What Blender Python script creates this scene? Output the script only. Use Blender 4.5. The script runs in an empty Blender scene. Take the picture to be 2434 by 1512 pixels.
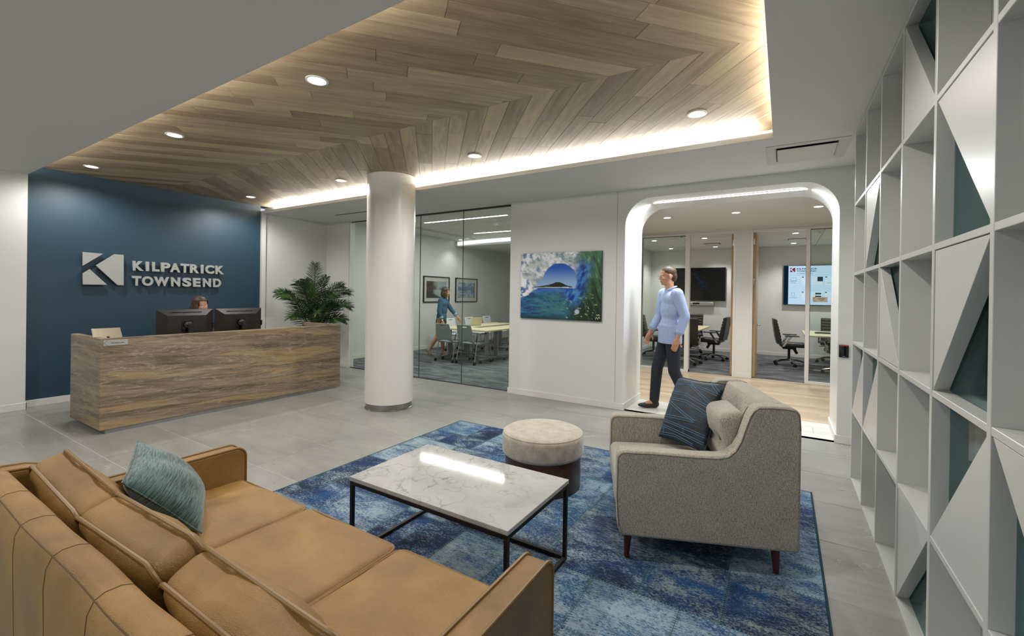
import bpy, bmesh, math, random
import numpy as np
from mathutils import Vector, Matrix, noise as mnoise

random.seed(7); np.random.seed(7)
SC = bpy.context.scene
COL = SC.collection
PI = math.pi

# ------------------------------------------------------------------ camera
CAM_H = 1.47
YAW, PITCH, ROLL = -0.5483, -0.0023, 0.0147
def cam_axes(yaw, pitch, roll):
    cy, sy, cp, sp = math.cos(yaw), math.sin(yaw), math.cos(pitch), math.sin(pitch)
    f = Vector((sy*cp, cy*cp, sp)); r = Vector((cy, -sy, 0)); u = r.cross(f)
    cr, sr = math.cos(roll), math.sin(roll)
    return r*cr + u*sr, u*cr - r*sr, f
_r, _u, _f = cam_axes(YAW, PITCH, ROLL)
cam_data = bpy.data.cameras.new('camera')
cam = bpy.data.objects.new('camera', cam_data); COL.objects.link(cam)
cam.matrix_world = Matrix(((_r.x, _u.x, -_f.x, 0), (_r.y, _u.y, -_f.y, 0), (_r.z, _u.z, -_f.z, CAM_H), (0, 0, 0, 1)))
cam_data.sensor_fit = 'HORIZONTAL'; cam_data.sensor_width = 36.0
cam_data.lens = 1049.777/2434*36.0
cam_data.shift_x = (1217-1220.978)/2434; cam_data.shift_y = (701.57-756)/2434
cam_data.clip_start = 0.02; cam_data.clip_end = 100
SC.camera = cam

# ------------------------------------------------------------------ world, view
W = bpy.data.worlds.new('world'); SC.world = W; W.use_nodes = True
W.node_tree.nodes['Background'].inputs[0].default_value = (0.93, 0.97, 1.0, 1)
W.node_tree.nodes['Background'].inputs[1].default_value = .72
SC.view_settings.view_transform = 'Standard'
SC.view_settings.look = 'None'
SC.view_settings.gamma = 1.0
SC.view_settings.use_curve_mapping = False
SC.view_settings.exposure = 0.0
SC.cycles.max_bounces = 10; SC.cycles.diffuse_bounces = 5; SC.cycles.glossy_bounces = 4
SC.cycles.transparent_max_bounces = 12; SC.cycles.transmission_bounces = 6
SC.cycles.sample_clamp_indirect = 4.0
SC.cycles.caustics_reflective = False; SC.cycles.caustics_refractive = False

COVE_W, DOWN_W, ROOM_W = 1.0, 1.0, 1.0     # multipliers for the three kinds of lamps
WARM = (1.0, 0.93, 0.83); NEUTRAL = (1.0, 0.97, 0.92); COOL = (0.95, 0.98, 1.0)
def area_light(name, loc, sx, sy, watts, direction=(0, 0, -1), col=NEUTRAL, spread=180, parent=None):
    d = bpy.data.lights.new(name, 'AREA'); d.shape = 'RECTANGLE'; d.size = sx; d.size_y = sy
    d.energy = watts; d.color = col; d.spread = math.radians(spread)
    o = bpy.data.objects.new(name, d); COL.objects.link(o)
    o.location = loc
    z = -Vector(direction).normalized()
    x = Vector((1, 0, 0)) if abs(z.x) < .9 else Vector((0, 1, 0))
    x = (x - z*x.dot(z)).normalized(); y = z.cross(x)
    o.rotation_euler = Matrix((x, y, z)).transposed().to_euler()
    o['kind'] = 'helper'
    return o

# room constants (metres, camera stands above the origin)
ZC, ZW = 2.82, 2.95                 # soffit underside, wood ceiling underside
XB = -7.86                          # blue wall
YL, YF, XR = 1.474, 4.304, -0.093   # edges of the ceiling recess
YW = 5.572                          # wall with the painting
YG = 5.66                           # conference glass
XS = 0.485                          # shelf front
YO = 9.11                           # office fronts

# cove lamps: LED strips lying behind the lip of the soffit
for nm, lc, sx, sy, w, dr in (
    ('cove_led_far', (-3.98, YF+.11, ZC+.055), 7.5, .03, 105, (0, -.2, 1)),
    ('cove_led_near', (-3.98, YL-.11, ZC+.055), 7.5, .03, 85, (0, .2, 1)),
    ('cove_led_side', (XR+.11, 2.89, ZC+.055), .03, 2.7, 36, (-.2, 0, 1))):
    area_light(nm, lc, sx, sy, w*COVE_W, dr, (1.0, .95, .86))

# ------------------------------------------------------------------ mesh helpers
class G:
    def __init__(s): s.v = []; s.f = []
    def add(s, vs, fs):
        o = len(s.v); s.v += [tuple(p) for p in vs]; s.f += [tuple(i+o for i in q) for q in fs]; return s
    def box(s, x0, x1, y0, y1, z0, z1):
        return s.add([(x0,y0,z0),(x1,y0,z0),(x1,y1,z0),(x0,y1,z0),(x0,y0,z1),(x1,y0,z1),(x1,y1,z1),(x0,y1,z1)],
                     [(3,2,1,0),(4,5,6,7),(0,1,5,4),(1,2,6,5),(2,3,7,6),(3,0,4,7)])
    def prism(s, poly, a, b, axis='z'):
        n = len(poly)
        def P(p, t): return (p[0], p[1], t) if axis == 'z' else ((t, p[0], p[1]) if axis == 'x' else (p[0], t, p[1]))
        vs = [P(p, a) for p in poly] + [P(p, b) for p in poly]
        fs = [tuple(range(n-1, -1, -1)), tuple(range(n, 2*n))] + [(i, (i+1) % n, n+(i+1) % n, n+i) for i in range(n)]
        return s.add(vs, fs)
    def grid(s, fn, nu, nv, cu=False, cv=False):
        vs = [fn(i/(nu if cu else nu-1), j/(nv if cv else nv-1)) for i in range(nu) for j in range(nv)]
        fs = []
        for i in range(nu if cu else nu-1):
            for j in range(nv if cv else nv-1):
                a = i*nv+j; b = ((i+1) % nu)*nv+j; c = ((i+1) % nu)*nv+(j+1) % nv; d = i*nv+(j+1) % nv
                fs.append((a, b, c, d))
        return s.add(vs, fs)
    def tube(s, path, r, seg=8, closed=False, cap=True):
        P = [Vector(p) for p in path]; n = len(P); rings = []
        rr = r if isinstance(r, (list, tuple)) else [r]*n
        prev = None; vs = []
        for i in range(n):
            if closed: t = P[(i+1) % n]-P[i-1]
            else: t = P[min(i+1, n-1)]-P[max(i-1, 0)]
            t.normalize()
            if prev is None:
                up = Vector((0, 0, 1)) if abs(t.z) < .9 else Vector((1, 0, 0))
                nrm = (up - t*up.dot(t)).normalized()
            else: nrm = (prev - t*prev.dot(t)).normalized()
            prev = nrm; bn = t.cross(nrm)
            for k in range(seg):
                a = 2*PI*k/seg
                vs.append(P[i] + (nrm*math.cos(a) + bn*math.sin(a))*rr[i])
        fs = []
        for i in range(n if closed else n-1):
            for k in range(seg):
                a = i*seg+k; b = i*seg+(k+1) % seg; j = (i+1) % n
                fs.append((a, b, j*seg+(k+1) % seg, j*seg+k))
        if cap and not closed:
            fs.append(tuple(range(seg-1, -1, -1))); fs.append(tuple((n-1)*seg+k for k in range(seg)))
        return s.add(vs, fs)
    def cyl(s, p0, p1, r0, r1=None, seg=16):
        return s.tube([p0, p1], [r0, r0 if r1 is None else r1], seg)
    def lathe(s, prof, seg=24, c=(0, 0, 0), close=True):
        vs = []; n = len(prof)
        for r, z in prof:
            for k in range(seg):
                a = 2*PI*k/seg; vs.append((c[0]+r*math.cos(a), c[1]+r*math.sin(a), c[2]+z))
        fs = [(i*seg+k, i*seg+(k+1) % seg, (i+1)*seg+(k+1) % seg, (i+1)*seg+k) for i in range(n-1) for k in range(seg)]
        if close:
            fs.append(tuple(range(seg-1, -1, -1))); fs.append(tuple((n-1)*seg+k for k in range(seg)))
        return s.add(vs, fs)
    def ell(s, c, r, rot=None, nu=16, nv=10):
        m = rot if rot is not None else Matrix.Identity(3); c = Vector(c)
        vs = [c + m @ Vector((0, 0, r[2]))]
        for j in range(1, nv):
            t = PI*j/nv
            for i in range(nu):
                a = 2*PI*i/nu
                vs.append(c + m @ Vector((r[0]*math.sin(t)*math.cos(a), r[1]*math.sin(t)*math.sin(a), r[2]*math.cos(t))))
        vs.append(c + m @ Vector((0, 0, -r[2])))
        fs = [(0, 1+i, 1+(i+1) % nu) for i in range(nu)]
        for j in range(nv-2):
            for i in range(nu):
                a = 1+j*nu+i; b = 1+j*nu+(i+1) % nu
                fs.append((a, a+nu, b+nu, b))
        l = len(vs)-1; o = 1+(nv-2)*nu
        fs += [(l, o+(i+1) % nu, o+i) for i in range(nu)]
        return s.add(vs, fs)
    def cone(s, p0, r0, p1, r1, seg=14):       # round cone (for bodies): two balls and a frustum, each closed
        s.ell(p0, (r0,)*3, None, seg, seg//2+1); s.ell(p1, (r1,)*3, None, seg, seg//2+1)
        return s.tube([p0, p1], [r0*.995, r1*.995], seg)
    def rbox(s, c, size, r, k=4, nin=6, crown=0.0, fn=None):
        """rounded box; crown swells top and bottom; fn(p)->p bends the result"""
        def axis(L):
            h = L/2; a = [-h + r*(1-math.cos(PI/2*i/k)) for i in range(k)]
            a = [-h + r*(1-math.cos(PI/2*i/k)) if i else -h for i in range(k+1)]
            inner = [(-h+r) + (L-2*r)*i/nin for i in range(1, nin)]
            return a + inner + [-x for x in reversed(a)]
        X, Y, Z = axis(size[0]), axis(size[1]), axis(size[2]); hx, hy, hz = [q/2 for q in size]
        idx = {}; vs = []; fs = []
        def vert(x, y, z):
            key = (round(x, 6), round(y, 6), round(z, 6))
            if key in idx: return idx[key]
            q = Vector((x, y, z))
            inn = Vector((max(-hx+r, min(hx-r, x)), max(-hy+r, min(hy-r, y)), max(-hz+r, min(hz-r, z))))
            d = q-inn
            # push cube-corner samples onto the rounded surface
            if d.length > 1e-9: p = inn + d.normalized()*r
            else: p = q
            if crown:
                u, v = p.x/hx, p.y/hy
                p.z += math.copysign(1, p.z)*crown*max(0, 1-u*u)*max(0, 1-v*v)*min(1, abs(p.z)/max(hz-r, 1e-4))
            p += Vector(c)
            if fn: p = Vector(fn(p))
            idx[key] = len(vs); vs.append(tuple(p)); return idx[key]
        def face(A, B, mk, flip):
            for i in range(len(A)-1):
                for j in range(len(B)-1):
                    q = [vert(*mk(A[i], B[j])), vert(*mk(A[i+1], B[j])), vert(*mk(A[i+1], B[j+1])), vert(*mk(A[i], B[j+1]))]
                    fs.append(tuple(reversed(q)) if flip else tuple(q))
        face(X, Y, lambda a, b: (a, b, hz), False); face(X, Y, lambda a, b: (a, b, -hz), True)
        face(X, Z, lambda a, b: (a, -hy, b), False); face(X, Z, lambda a, b: (a, hy, b), True)
        face(Y, Z, lambda a, b: (hx, a, b), False); face(Y, Z, lambda a, b: (-hx, a, b), True)
        return s.add(vs, fs)
    def mesh(s, name):
        m = bpy.data.meshes.new(name); m.from_pydata(s.v, [], s.f); m.update(); return m
    def xf(s, M):
        s.v = [tuple(M @ Vector(p)) for p in s.v]; return s

def finish(me, smooth, angle=40, fixn=True):
    if fixn:
        bm = bmesh.new(); bm.from_mesh(me); bmesh.ops.recalc_face_normals(bm, faces=bm.faces); bm.to_mesh(me); bm.free()
    if smooth:
        me.polygons.foreach_set('use_smooth', [True]*len(me.polygons))
        me.set_sharp_from_angle(angle=math.radians(angle))
def obj(name, g, mat, parent=None, smooth=False, bevel=0, angle=40, loc=None, rot=None, seg=2):
    me = g if isinstance(g, bpy.types.Mesh) else g.mesh(name)
    if not isinstance(g, bpy.types.Mesh): finish(me, smooth, angle)
    o = bpy.data.objects.new(name, me); COL.objects.link(o)
    if mat is not None and not me.materials: me.materials.append(mat)
    if parent is not None: o.parent = parent
    if loc is not None: o.location = loc
    if rot is not None: o.rotation_euler = rot
    if bevel:
        b = o.modifiers.new('bevel', 'BEVEL'); b.width = bevel; b.segments = seg; b.limit_method = 'ANGLE'; b.angle_limit = math.radians(35)
    return o
def thing(name, label, cat, loc=(0, 0, 0), rotz=0, group=None):
    o = bpy.data.objects.new(name, None); COL.objects.link(o); o.empty_display_size = .1
    o.location = loc; o.rotation_euler = (0, 0, rotz); o['label'] = label; o['category'] = cat
    if group: o['group'] = group
    return o
def tag(o, label, cat, group=None):
    o['label'] = label; o['category'] = cat
    if group: o['group'] = group
    return o
def struct(name, g, mat, parent=None, label=None, bevel=0, smooth=False):
    o = obj(name, g, mat, parent, smooth=smooth, bevel=bevel)
    if parent is None: o['kind'] = 'structure'
    if label: o['label'] = label
    return o
def struct_empty(name, label=None):
    o = bpy.data.objects.new(name, None); COL.objects.link(o); o['kind'] = 'structure'
    if label: o['label'] = label
    return o
def dup(root, loc, rotz, label, group=None):
    r = root.copy(); COL.objects.link(r); r.location = loc; r.rotation_euler = (0, 0, rotz); r['label'] = label
    if group: r['group'] = group
    for ch in list(root.children):
        c = ch.copy(); COL.objects.link(c); c.parent = r
        for gch in list(ch.children):
            d = gch.copy(); COL.objects.link(d); d.parent = c
    return r
def box(name, b, mat, parent=None, bevel=0): return obj(name, G().box(*b), mat, parent, bevel=bevel)
def arc(cx, cy, r, a0, a1, n): return [(cx+r*math.cos(a0+(a1-a0)*i/n), cy+r*math.sin(a0+(a1-a0)*i/n)) for i in range(n+1)]

# ------------------------------------------------------------------ material helpers
def lin(h):
    h = h.lstrip('#'); c = [int(h[i:i+2], 16)/255 for i in (0, 2, 4)]
    return tuple(x/12.92 if x <= .04045 else ((x+.055)/1.055)**2.4 for x in c) + (1,)
class Mt:
    def __init__(s, name, col='#808080', rough=.5, metal=0.0, **kw):
        s.m = bpy.data.materials.new(name); s.m.use_nodes = True; s.t = s.m.node_tree
        s.b = s.t.nodes['Principled BSDF']; s.out = s.t.nodes['Material Output']
        s.b.inputs['Base Color'].default_value = lin(col) if isinstance(col, str) else col
        s.b.inputs['Roughness'].default_value = rough; s.b.inputs['Metallic'].default_value = metal
        for k, v in kw.items(): s.b.inputs[k.replace('_', ' ')].default_value = v
        s._co = None
    def n(s, typ, **kw):
        q = s.t.nodes.new(typ)
        for k, v in kw.items():
            if k in q.inputs: q.inputs[k].default_value = v
            else: setattr(q, k, v)
        return q
    def l(s, a, b): s.t.links.new(a, b)
    def coord(s, scale=(1, 1, 1), rot=(0, 0, 0), rnd=False, kind='Object', loc=(0, 0, 0)):
        tc = s.n('ShaderNodeTexCoord'); mp = s.n('ShaderNodeMapping')
        mp.inputs['Scale'].default_value = scale; mp.inputs['Rotation'].default_value = rot; mp.inputs['Location'].default_value = loc
        src = tc.outputs[kind]
        if rnd:
            oi = s.n('ShaderNodeObjectInfo'); mu = s.n('ShaderNodeMath', operation='MULTIPLY'); mu.inputs[1].default_value = 37.0
            s.l(oi.outputs['Random'], mu.inputs[0]); ad = s.n('ShaderNodeVectorMath', operation='ADD')
            s.l(src, ad.inputs[0]); s.l(mu.outputs[0], ad.inputs[1]); src = ad.outputs[0]
        s.l(src, mp.inputs['Vector']); return mp.outputs[0]
    def noise(s, vec, scale=5, detail=4, rough=.5, dist=0.0):
        q = s.n('ShaderNodeTexNoise'); q.inputs['Scale'].default_value = scale; q.inputs['Detail'].default_value = detail
        q.inputs['Roughness'].default_value = rough; q.inputs['Distortion'].default_value = dist
        if vec is not None: s.l(vec, q.inputs['Vector'])
        return q.outputs['Fac']
    def ramp(s, fac, stops, interp='LINEAR'):
        q = s.n('ShaderNodeValToRGB'); e = q.color_ramp.elements; q.color_ramp.interpolation = interp
        while len(e) > 1: e.remove(e[-1])
        e[0].position = stops[0][0]; e[0].color = lin(stops[0][1]) if isinstance(stops[0][1], str) else stops[0][1]
        for p, c in stops[1:]:
            x = e.new(p); x.color = lin(c) if isinstance(c, str) else c
        s.l(fac, q.inputs[0]); return q.outputs[0]
    def mix(s, fac, a, b, mode='MIX'):
        q = s.n('ShaderNodeMix'); q.data_type = 'RGBA'; q.blend_type = mode
        for sock, val in ((q.inputs[0], fac), (q.inputs[6], a), (q.inputs[7], b)):
            if isinstance(val, (int, float)): sock.default_value = val
            elif isinstance(val, str): sock.default_value = lin(val)
            elif isinstance(val, tuple): sock.default_value = val
            else: s.l(val, sock)
        return q.outputs[2]
    def math(s, op, a, b=0.0):
        q = s.n('ShaderNodeMath', operation=op)
        for i, v in enumerate((a, b)):
            if isinstance(v, (int, float)): q.inputs[i].default_value = v
            else: s.l(v, q.inputs[i])
        return q.outputs[0]
    def rnd(s): return s.n('ShaderNodeObjectInfo').outputs['Random']
    def color(s, c): s.l(c, s.b.inputs['Base Color']); return s
    def rough(s, c): s.l(c, s.b.inputs['Roughness']); return s
    def bump(s, h, strength=.2, dist=.01):
        q = s.n('ShaderNodeBump'); q.inputs['Strength'].default_value = strength; q.inputs['Distance'].default_value = dist
        s.l(h, q.inputs['Height']); s.l(q.outputs[0], s.b.inputs['Normal']); return s
def emit(name, col, strength):
    m = bpy.data.materials.new(name); m.use_nodes = True; t = m.node_tree; t.nodes.clear()
    e = t.nodes.new('ShaderNodeEmission'); e.inputs[0].default_value = lin(col); e.inputs[1].default_value = strength
    o = t.nodes.new('ShaderNodeOutputMaterial'); t.links.new(e.outputs[0], o.inputs[0]); return m
def glassmat(name, tint, refl=1.0, rough=0.0):
    m = bpy.data.materials.new(name); m.use_nodes = True; t = m.node_tree; t.nodes.clear()
    tr = t.nodes.new('ShaderNodeBsdfTransparent'); tr.inputs[0].default_value = lin(tint)
    gl = t.nodes.new('ShaderNodeBsdfGlossy'); gl.inputs['Roughness'].default_value = rough
    lw = t.nodes.new('ShaderNodeLayerWeight'); lw.inputs[0].default_value = .5
    pw_ = t.nodes.new('ShaderNodeMath'); pw_.operation = 'POWER'; pw_.inputs[1].default_value = 4.5
    mu = t.nodes.new('ShaderNodeMath'); mu.operation = 'MULTIPLY_ADD'; mu.inputs[1].default_value = .85*refl; mu.inputs[2].default_value = .03*refl
    mx = t.nodes.new('ShaderNodeMixShader'); o = t.nodes.new('ShaderNodeOutputMaterial')
    t.links.new(lw.outputs['Facing'], pw_.inputs[0]); t.links.new(pw_.outputs[0], mu.inputs[0]); t.links.new(mu.outputs[0], mx.inputs[0]); t.links.new(tr.outputs[0], mx.inputs[1])
    t.links.new(gl.outputs[0], mx.inputs[2]); t.links.new(mx.outputs[0], o.inputs[0]); return m

# ------------------------------------------------------------------ materials
MAT = {}
def plain(name, col, rough=.5, metal=0.0, **kw): MAT[name] = Mt(name, col, rough, metal, **kw).m; return MAT[name]
m = Mt('white_paint', '#d5d6d3', .6); m.bump(m.noise(m.coord(), 220, 2), .05, .002); MAT['wall'] = m.m
m = Mt('grey_white_paint', '#cfd0cd', .65); m.bump(m.noise(m.coord(), 260, 2), .04, .002); MAT['soffit'] = m.m
m = Mt('blue_paint', '#233f51', .48); m.bump(m.noise(m.coord(), 240, 2), .07, .002); MAT['blue'] = m.m
plain('baseboard_paint', '#d9d8d3', .45); plain('white_satin', '#d6d7d5', .35); plain('lip_paint', '#d8d3c9', .5)
plain('portal_gloss', '#dcdedc', .22); plain('column_paint', '#dad8d2', .3)
plain('steel', '#9a9a96', .28, 1.0); plain('sign_metal', '#b9bcba', .42, .55); plain('sign_edge', '#5a6066', .5)
plain('black_metal', '#1f1a17', .45, .3); plain('black_plastic', '#17130f', .38); plain('black_gloss', '#0b0b0c', .12)
plain('chrome', '#c9c9c7', .14, 1.0); plain('dark_grey', '#3a3c3e', .5); plain('rubber', '#121212', .6)
plain('grey_plastic', '#9a9fa0', .45); plain('pale_plastic', '#d5dadc', .45); plain('silver_paint', '#9b9c9a', .35, .6)
plain('table_laminate', '#cfc6a4', .35); plain('door_edge_wood', '#b08f63', .5); plain('door_face', '#b89b78', .35)
plain('leather_black', '#26231f', .42); plain('vent_metal', '#c8c6c0', .4); plain('vent_dark', '#1a1613', .8)
plain('ceiling_tile', '#d2d1cc', .8); plain('grid_metal', '#bdbcb8', .6); plain('tv_frame', '#5a5650', .3, .8)
plain('grout', '#c6c5bf', .8); plain('shelf_white', '#bcbebc', .32); plain('seam_grey', '#8d8c88', .7); plain('carpet_edge', '#2e3032', .95)
plain('mat_board', '#d7d3ca', .8); plain('frame_black', '#15191b', .4); plain('soil', '#2b2119', .9); plain('pot_grey', '#5d5a55', .5)
plain('skin', '#b98768', .5); plain('skin_woman', '#b8876b', .5); plain('lips', '#8f5348', .45); plain('eye_white', '#d9d6d0', .3); plain('eye_dark', '#1d1612', .2)
plain('beige_shoe', '#8d8067', .6); plain('dark_shoe', '#1b191a', .5); plain('skirt', '#1e2228', .7); plain('watch_face', '#e8ecef', .2)
plain('paper', '#e2e0da', .7); plain('red_led', '#c8323a', .4); plain('tablet_back', '#8f836d', .35, .2); plain('tablet_edge', '#d8d8d8', .3)
plain('plate', '#a9aaa4', .5, .2); plain('plate_ink', '#4b4f52', .6); plain('placard', '#cdbfae', .6); plain('ink', '#22262b', .6); plain('outlet_blue', '#6f94c8', .4)
MAT['lens'] = emit('downlight_lens', '#fff4e6', 14); MAT['led'] = emit('led_line', '#fff6e8', 11); MAT['led_soft'] = emit('led_cove', '#fff3e2', 7)
MAT['led_panel'] = emit('light_panel', '#f4f6f4', 1.6); MAT['tv_screen_light'] = emit('screen_light', '#bfdcf2', .95)
MAT['scr_white'] = emit('screen_white', '#cfe4f4', .95); MAT['scr_ink'] = emit('screen_ink', '#2e4254', .5); MAT['scr_red'] = emit('screen_red', '#8e2a45', .8); MAT['scr_grey'] = emit('screen_grey', '#8fb0c8', .8)
MAT['scr_dark'] = emit('screen_dark', '#12304a', .5); MAT['scr_txt'] = emit('screen_dim_text', '#3a5378', .35)
MAT['glass'] = glassmat('clear_glass', '#f5faf8'); MAT['glazing'] = glassmat('picture_glazing', '#fdfefe', 1.6); MAT['glass_teal'] = glassmat('teal_glass', '#d6e4e5', .4, .05)
MAT['glass_edge'] = plain('glass_edge_green', '#3f5e58', .15)

# floor tile: grey porcelain with pale veins
m = Mt('porcelain_tile', '#9c9b96', .3)
co = m.coord(rnd=True); big = m.noise(m.coord((.55, 1.5, 1), (0, 0, .2), rnd=True), 2.2, 5, .55, .8)
fine = m.noise(m.coord((.8, 4.5, 1), (0, 0, .22), rnd=True), 5, 6, .6, .5)
c2 = m.ramp(m.math('ADD', m.math('MULTIPLY', big, .6), m.math('MULTIPLY', fine, .4)), [(.32, '#83837e'), (.48, '#908f8a'), (.66, '#9c9b95')])
def vein_mask(loc, scale, w, gate):
    vn = m.noise(m.coord((.8, 1.5, 1), (0, 0, .35), rnd=True, loc=loc), scale, 5, .55, 1.1)
    ln = m.ramp(m.math('ABSOLUTE', m.math('SUBTRACT', vn, .5)), [(0.0, (1, 1, 1, 1)), (w, (0, 0, 0, 1))])
    return m.math('MULTIPLY', ln, m.ramp(m.noise(m.coord(rnd=True, loc=(loc[1], 3, 1)), 1.9, 2), [(gate, (0, 0, 0, 1)), (gate+.16, (.6, .6, .6, 1))]))
c2 = m.mix(vein_mask((2, 7, 1), 1.3, .0045, .50), c2, '#c2c1bb'); c2 = m.mix(vein_mask((9, 1, 4), 2.4, .005, .55), c2, '#bbbab4')
m.color(c2); m.rough(m.ramp(fine, [(0, (.24,)*3+(1,)), (1, (.36,)*3+(1,))])); MAT['tile'] = m.m
m = Mt('white_tile', '#dcdbd5', .25); m.color(m.ramp(m.noise(m.coord(rnd=True), 4, 4), [(.3, '#d6d5cf'), (.7, '#e2e1dc')])); MAT['white_tile'] = m.m

def wood(name, stops, rough=.45, gs=1.0, rndamt=.5, bump=.05):
    m = Mt(name, stops[0][1], rough)
    g1 = m.noise(m.coord((.9, 9, 9), rnd=True), 2.2*gs, 7, .62, .7)
    g2 = m.noise(m.coord((1.2, 60, 60), rnd=True), 3*gs, 4, .6)
    v = m.math('ADD', m.math('MULTIPLY', g1, .75), m.math('MULTIPLY', g2, .25))
    v = m.math('ADD', v, m.math('MULTIPLY', m.math('SUBTRACT', m.rnd(), .5), rndamt))
    m.color(m.ramp(v, stops)); m.bump(g2, bump, .003); return m.m
MAT['oak_grey'] = wood('grey_oak', [(.18, '#6f5e4b'), (.36, '#87745c'), (.5, '#98866d'), (.62, '#a7957b'), (.8, '#b6a580')], .5, 1, .36)
MAT['oak_pale'] = wood('pale_oak', [(.2, '#b09a80'), (.5, '#c4b095'), (.8, '#d2c0a6')], .35, 1, .45)
MAT['walnut'] = wood('dark_walnut', [(.2, '#2e1b10'), (.5, '#4a3020'), (.8, '#61412c')], .35, 1, 0)
MAT['leg_wood'] = wood('red_walnut', [(.2, '#2a0f0b'), (.5, '#47190f'), (.8, '#5a2416')], .3, 1, 0)

# travertine desk
m = Mt('travertine', '#8a7a66', .42)
TR = (.045, 0, 0)
wv = m.noise(m.coord((.5, .5, 1.2)), 1.3, 3, .5)                      # slow undulation of the beds
def warped(scale, amt, loc=(0, 0, 0)):
    tc = m.coord((1, 1, 1), TR, loc=loc); cx = m.n('ShaderNodeCombineXYZ'); m.l(m.math('MULTIPLY', m.math('SUBTRACT', wv, .5), amt), cx.inputs[2])
    ad = m.n('ShaderNodeVectorMath', operation='ADD'); m.l(tc, ad.inputs[0]); m.l(cx.outputs[0], ad.inputs[1])
    mu = m.n('ShaderNodeVectorMath', operation='MULTIPLY'); mu.inputs[1].default_value = scale; m.l(ad.outputs[0], mu.inputs[0]); return mu.outputs[0]
st = m.noise(warped((.55, .55, 9), .16), 2.1, 10, .70, .35)
cb = m.ramp(st, [(.28, '#4a4036'), (.40, '#665849'), (.49, '#7a6a58'), (.58, '#8a7a66'), (.70, '#9c8c76')])
gold = m.noise(warped((.45, .45, 7), .16, (4, 4, 4)), 1.6, 8, .65, .3)
cb = m.mix(m.ramp(gold, [(.54, (0, 0, 0, 1)), (.61, (.75, .75, .75, 1)), (.70, (.2, .2, .2, 1))]), cb, '#a98f62')
for lc, w_, sc3 in (((1, 2, 7), .006, (.6, .6, 5)), ((6, 5, 2), .005, (.9, .9, 9))):
    vn = m.noise(warped(sc3, .16, lc), 1.5, 8, .6, .5); cb = m.mix(m.ramp(m.math('ABSOLUTE', m.math('SUBTRACT', vn, .5)), [(0, (.6, .6, .6, 1)), (w_*2, (0, 0, 0, 1))]), cb, '#b3a793')
gr = m.noise(m.coord((8, 8, 30), TR), 7, 6, .75)
cb = m.mix(m.ramp(gr, [(.58, (0, 0, 0, 1)), (.70, (.55, .55, .55, 1))]), cb, '#b5a88f')
cb = m.mix(m.ramp(m.noise(m.coord((7, 7, 24), TR, loc=(3, 1, 2)), 9, 5, .75), [(.60, (0, 0, 0, 1)), (.70, (.75, .75, .75, 1))]), cb, '#3c332b')
m.color(cb); m.bump(gr, .15, .004); MAT['travertine'] = m.m

# marble top
m = Mt('carrara_marble', '#b4b4b0', .06); m.b.inputs['Specular IOR Level'].default_value = .3
co = m.coord(); v1 = m.n('ShaderNodeTexVoronoi', feature='DISTANCE_TO_EDGE'); v1.inputs['Scale'].default_value = 7.5
nz = m.n('ShaderNodeTexNoise'); nz.inputs['Scale'].default_value = 7; nz.inputs['Detail'].default_value = 7; m.l(co, nz.inputs['Vector'])
ad = m.n('ShaderNodeVectorMath', operation='MULTIPLY_ADD'); ad.inputs[1].default_value = (.28, .28, .28); m.l(nz.outputs['Color'], ad.inputs[0]); m.l(co, ad.inputs[2]); m.l(ad.outputs[0], v1.inputs['Vector'])
vm = m.ramp(v1.outputs['Distance'], [(0, (.75, .75, .75, 1)), (.02, (.25, .25, .25, 1)), (.06, (0, 0, 0, 1))])
vm = m.math('MULTIPLY', vm, m.ramp(m.noise(co, 6, 4), [(.38, (0, 0, 0, 1)), (.62, (1, 1, 1, 1))]))
bs = m.ramp(m.noise(co, 4.5, 6, .6, .4), [(.3, '#a3a4a3'), (.5, '#b3b3b0'), (.7, '#bbbbb7')])
m.color(m.mix(vm, bs, '#72757a')); MAT['marble'] = m.m

# leather
m = Mt('tan_leather', '#a9783f', .4)
lw = m.noise(m.coord(), 3.2, 5, .6, .3); grain = m.n('ShaderNodeTexVoronoi'); grain.inputs['Scale'].default_value = 420; m.l(m.coord(), grain.inputs['Vector'])
m.color(m.ramp(lw, [(.28, '#745426'), (.5, '#8c6934'), (.72, '#a07c44')])); m.rough(m.ramp(lw, [(.3, (.36,)*3+(1,)), (.7, (.5,)*3+(1,))]))
hh = m.math('ADD', m.math('MULTIPLY', grain.outputs['Distance'], .25), m.math('MULTIPLY', m.noise(m.coord((1, 2.2, 1)), 11, 4, .6, 1.2), .9))
m.bump(hh, .32, .016); MAT['leather'] = m.m
m = Mt('leather_piping', '#80602f', .42); MAT['piping'] = m.m

def weave(name, a, b, scale=260, stretch=(1, 1, 1), rough=.9, big=.3, sheen=.3, bump=.25):
    m = Mt(name, a, rough); m.b.inputs['Sheen Weight'].default_value = sheen
    f1 = m.noise(m.coord((stretch[0]*4, stretch[1], stretch[2])), scale, 2, .6); f2 = m.noise(m.coord((stretch[0], stretch[1]*4, stretch[2]*4)), scale, 2, .6)
    lo = m.noise(m.coord(), 14, 3)
    v = m.math('ADD', m.math('MULTIPLY', m.math('ADD', f1, f2), (1-big)/2), m.math('MULTIPLY', lo, big))
    m.color(m.ramp(v, [(.36, a), (.64, b)])); m.bump(m.math('ADD', f1, f2), bump, .003); return m.m
MAT['linen'] = weave('oatmeal_linen', '#6a665b', '#bcb6a8', 125, (1, 1, .3), rough=.95, big=.08)
MAT['linen_dark'] = weave('linen_seam', '#4f493f', '#6c6558', 150)
MAT['ottoman'] = weave('stone_velvet', '#9b9182', '#c3b9aa', 40, rough=.85, big=.55, sheen=.5)
MAT['chenille'] = None
m = Mt('teal_chenille', '#6f8f8e', .92); m.b.inputs['Sheen Weight'].default_value = .4
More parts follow.
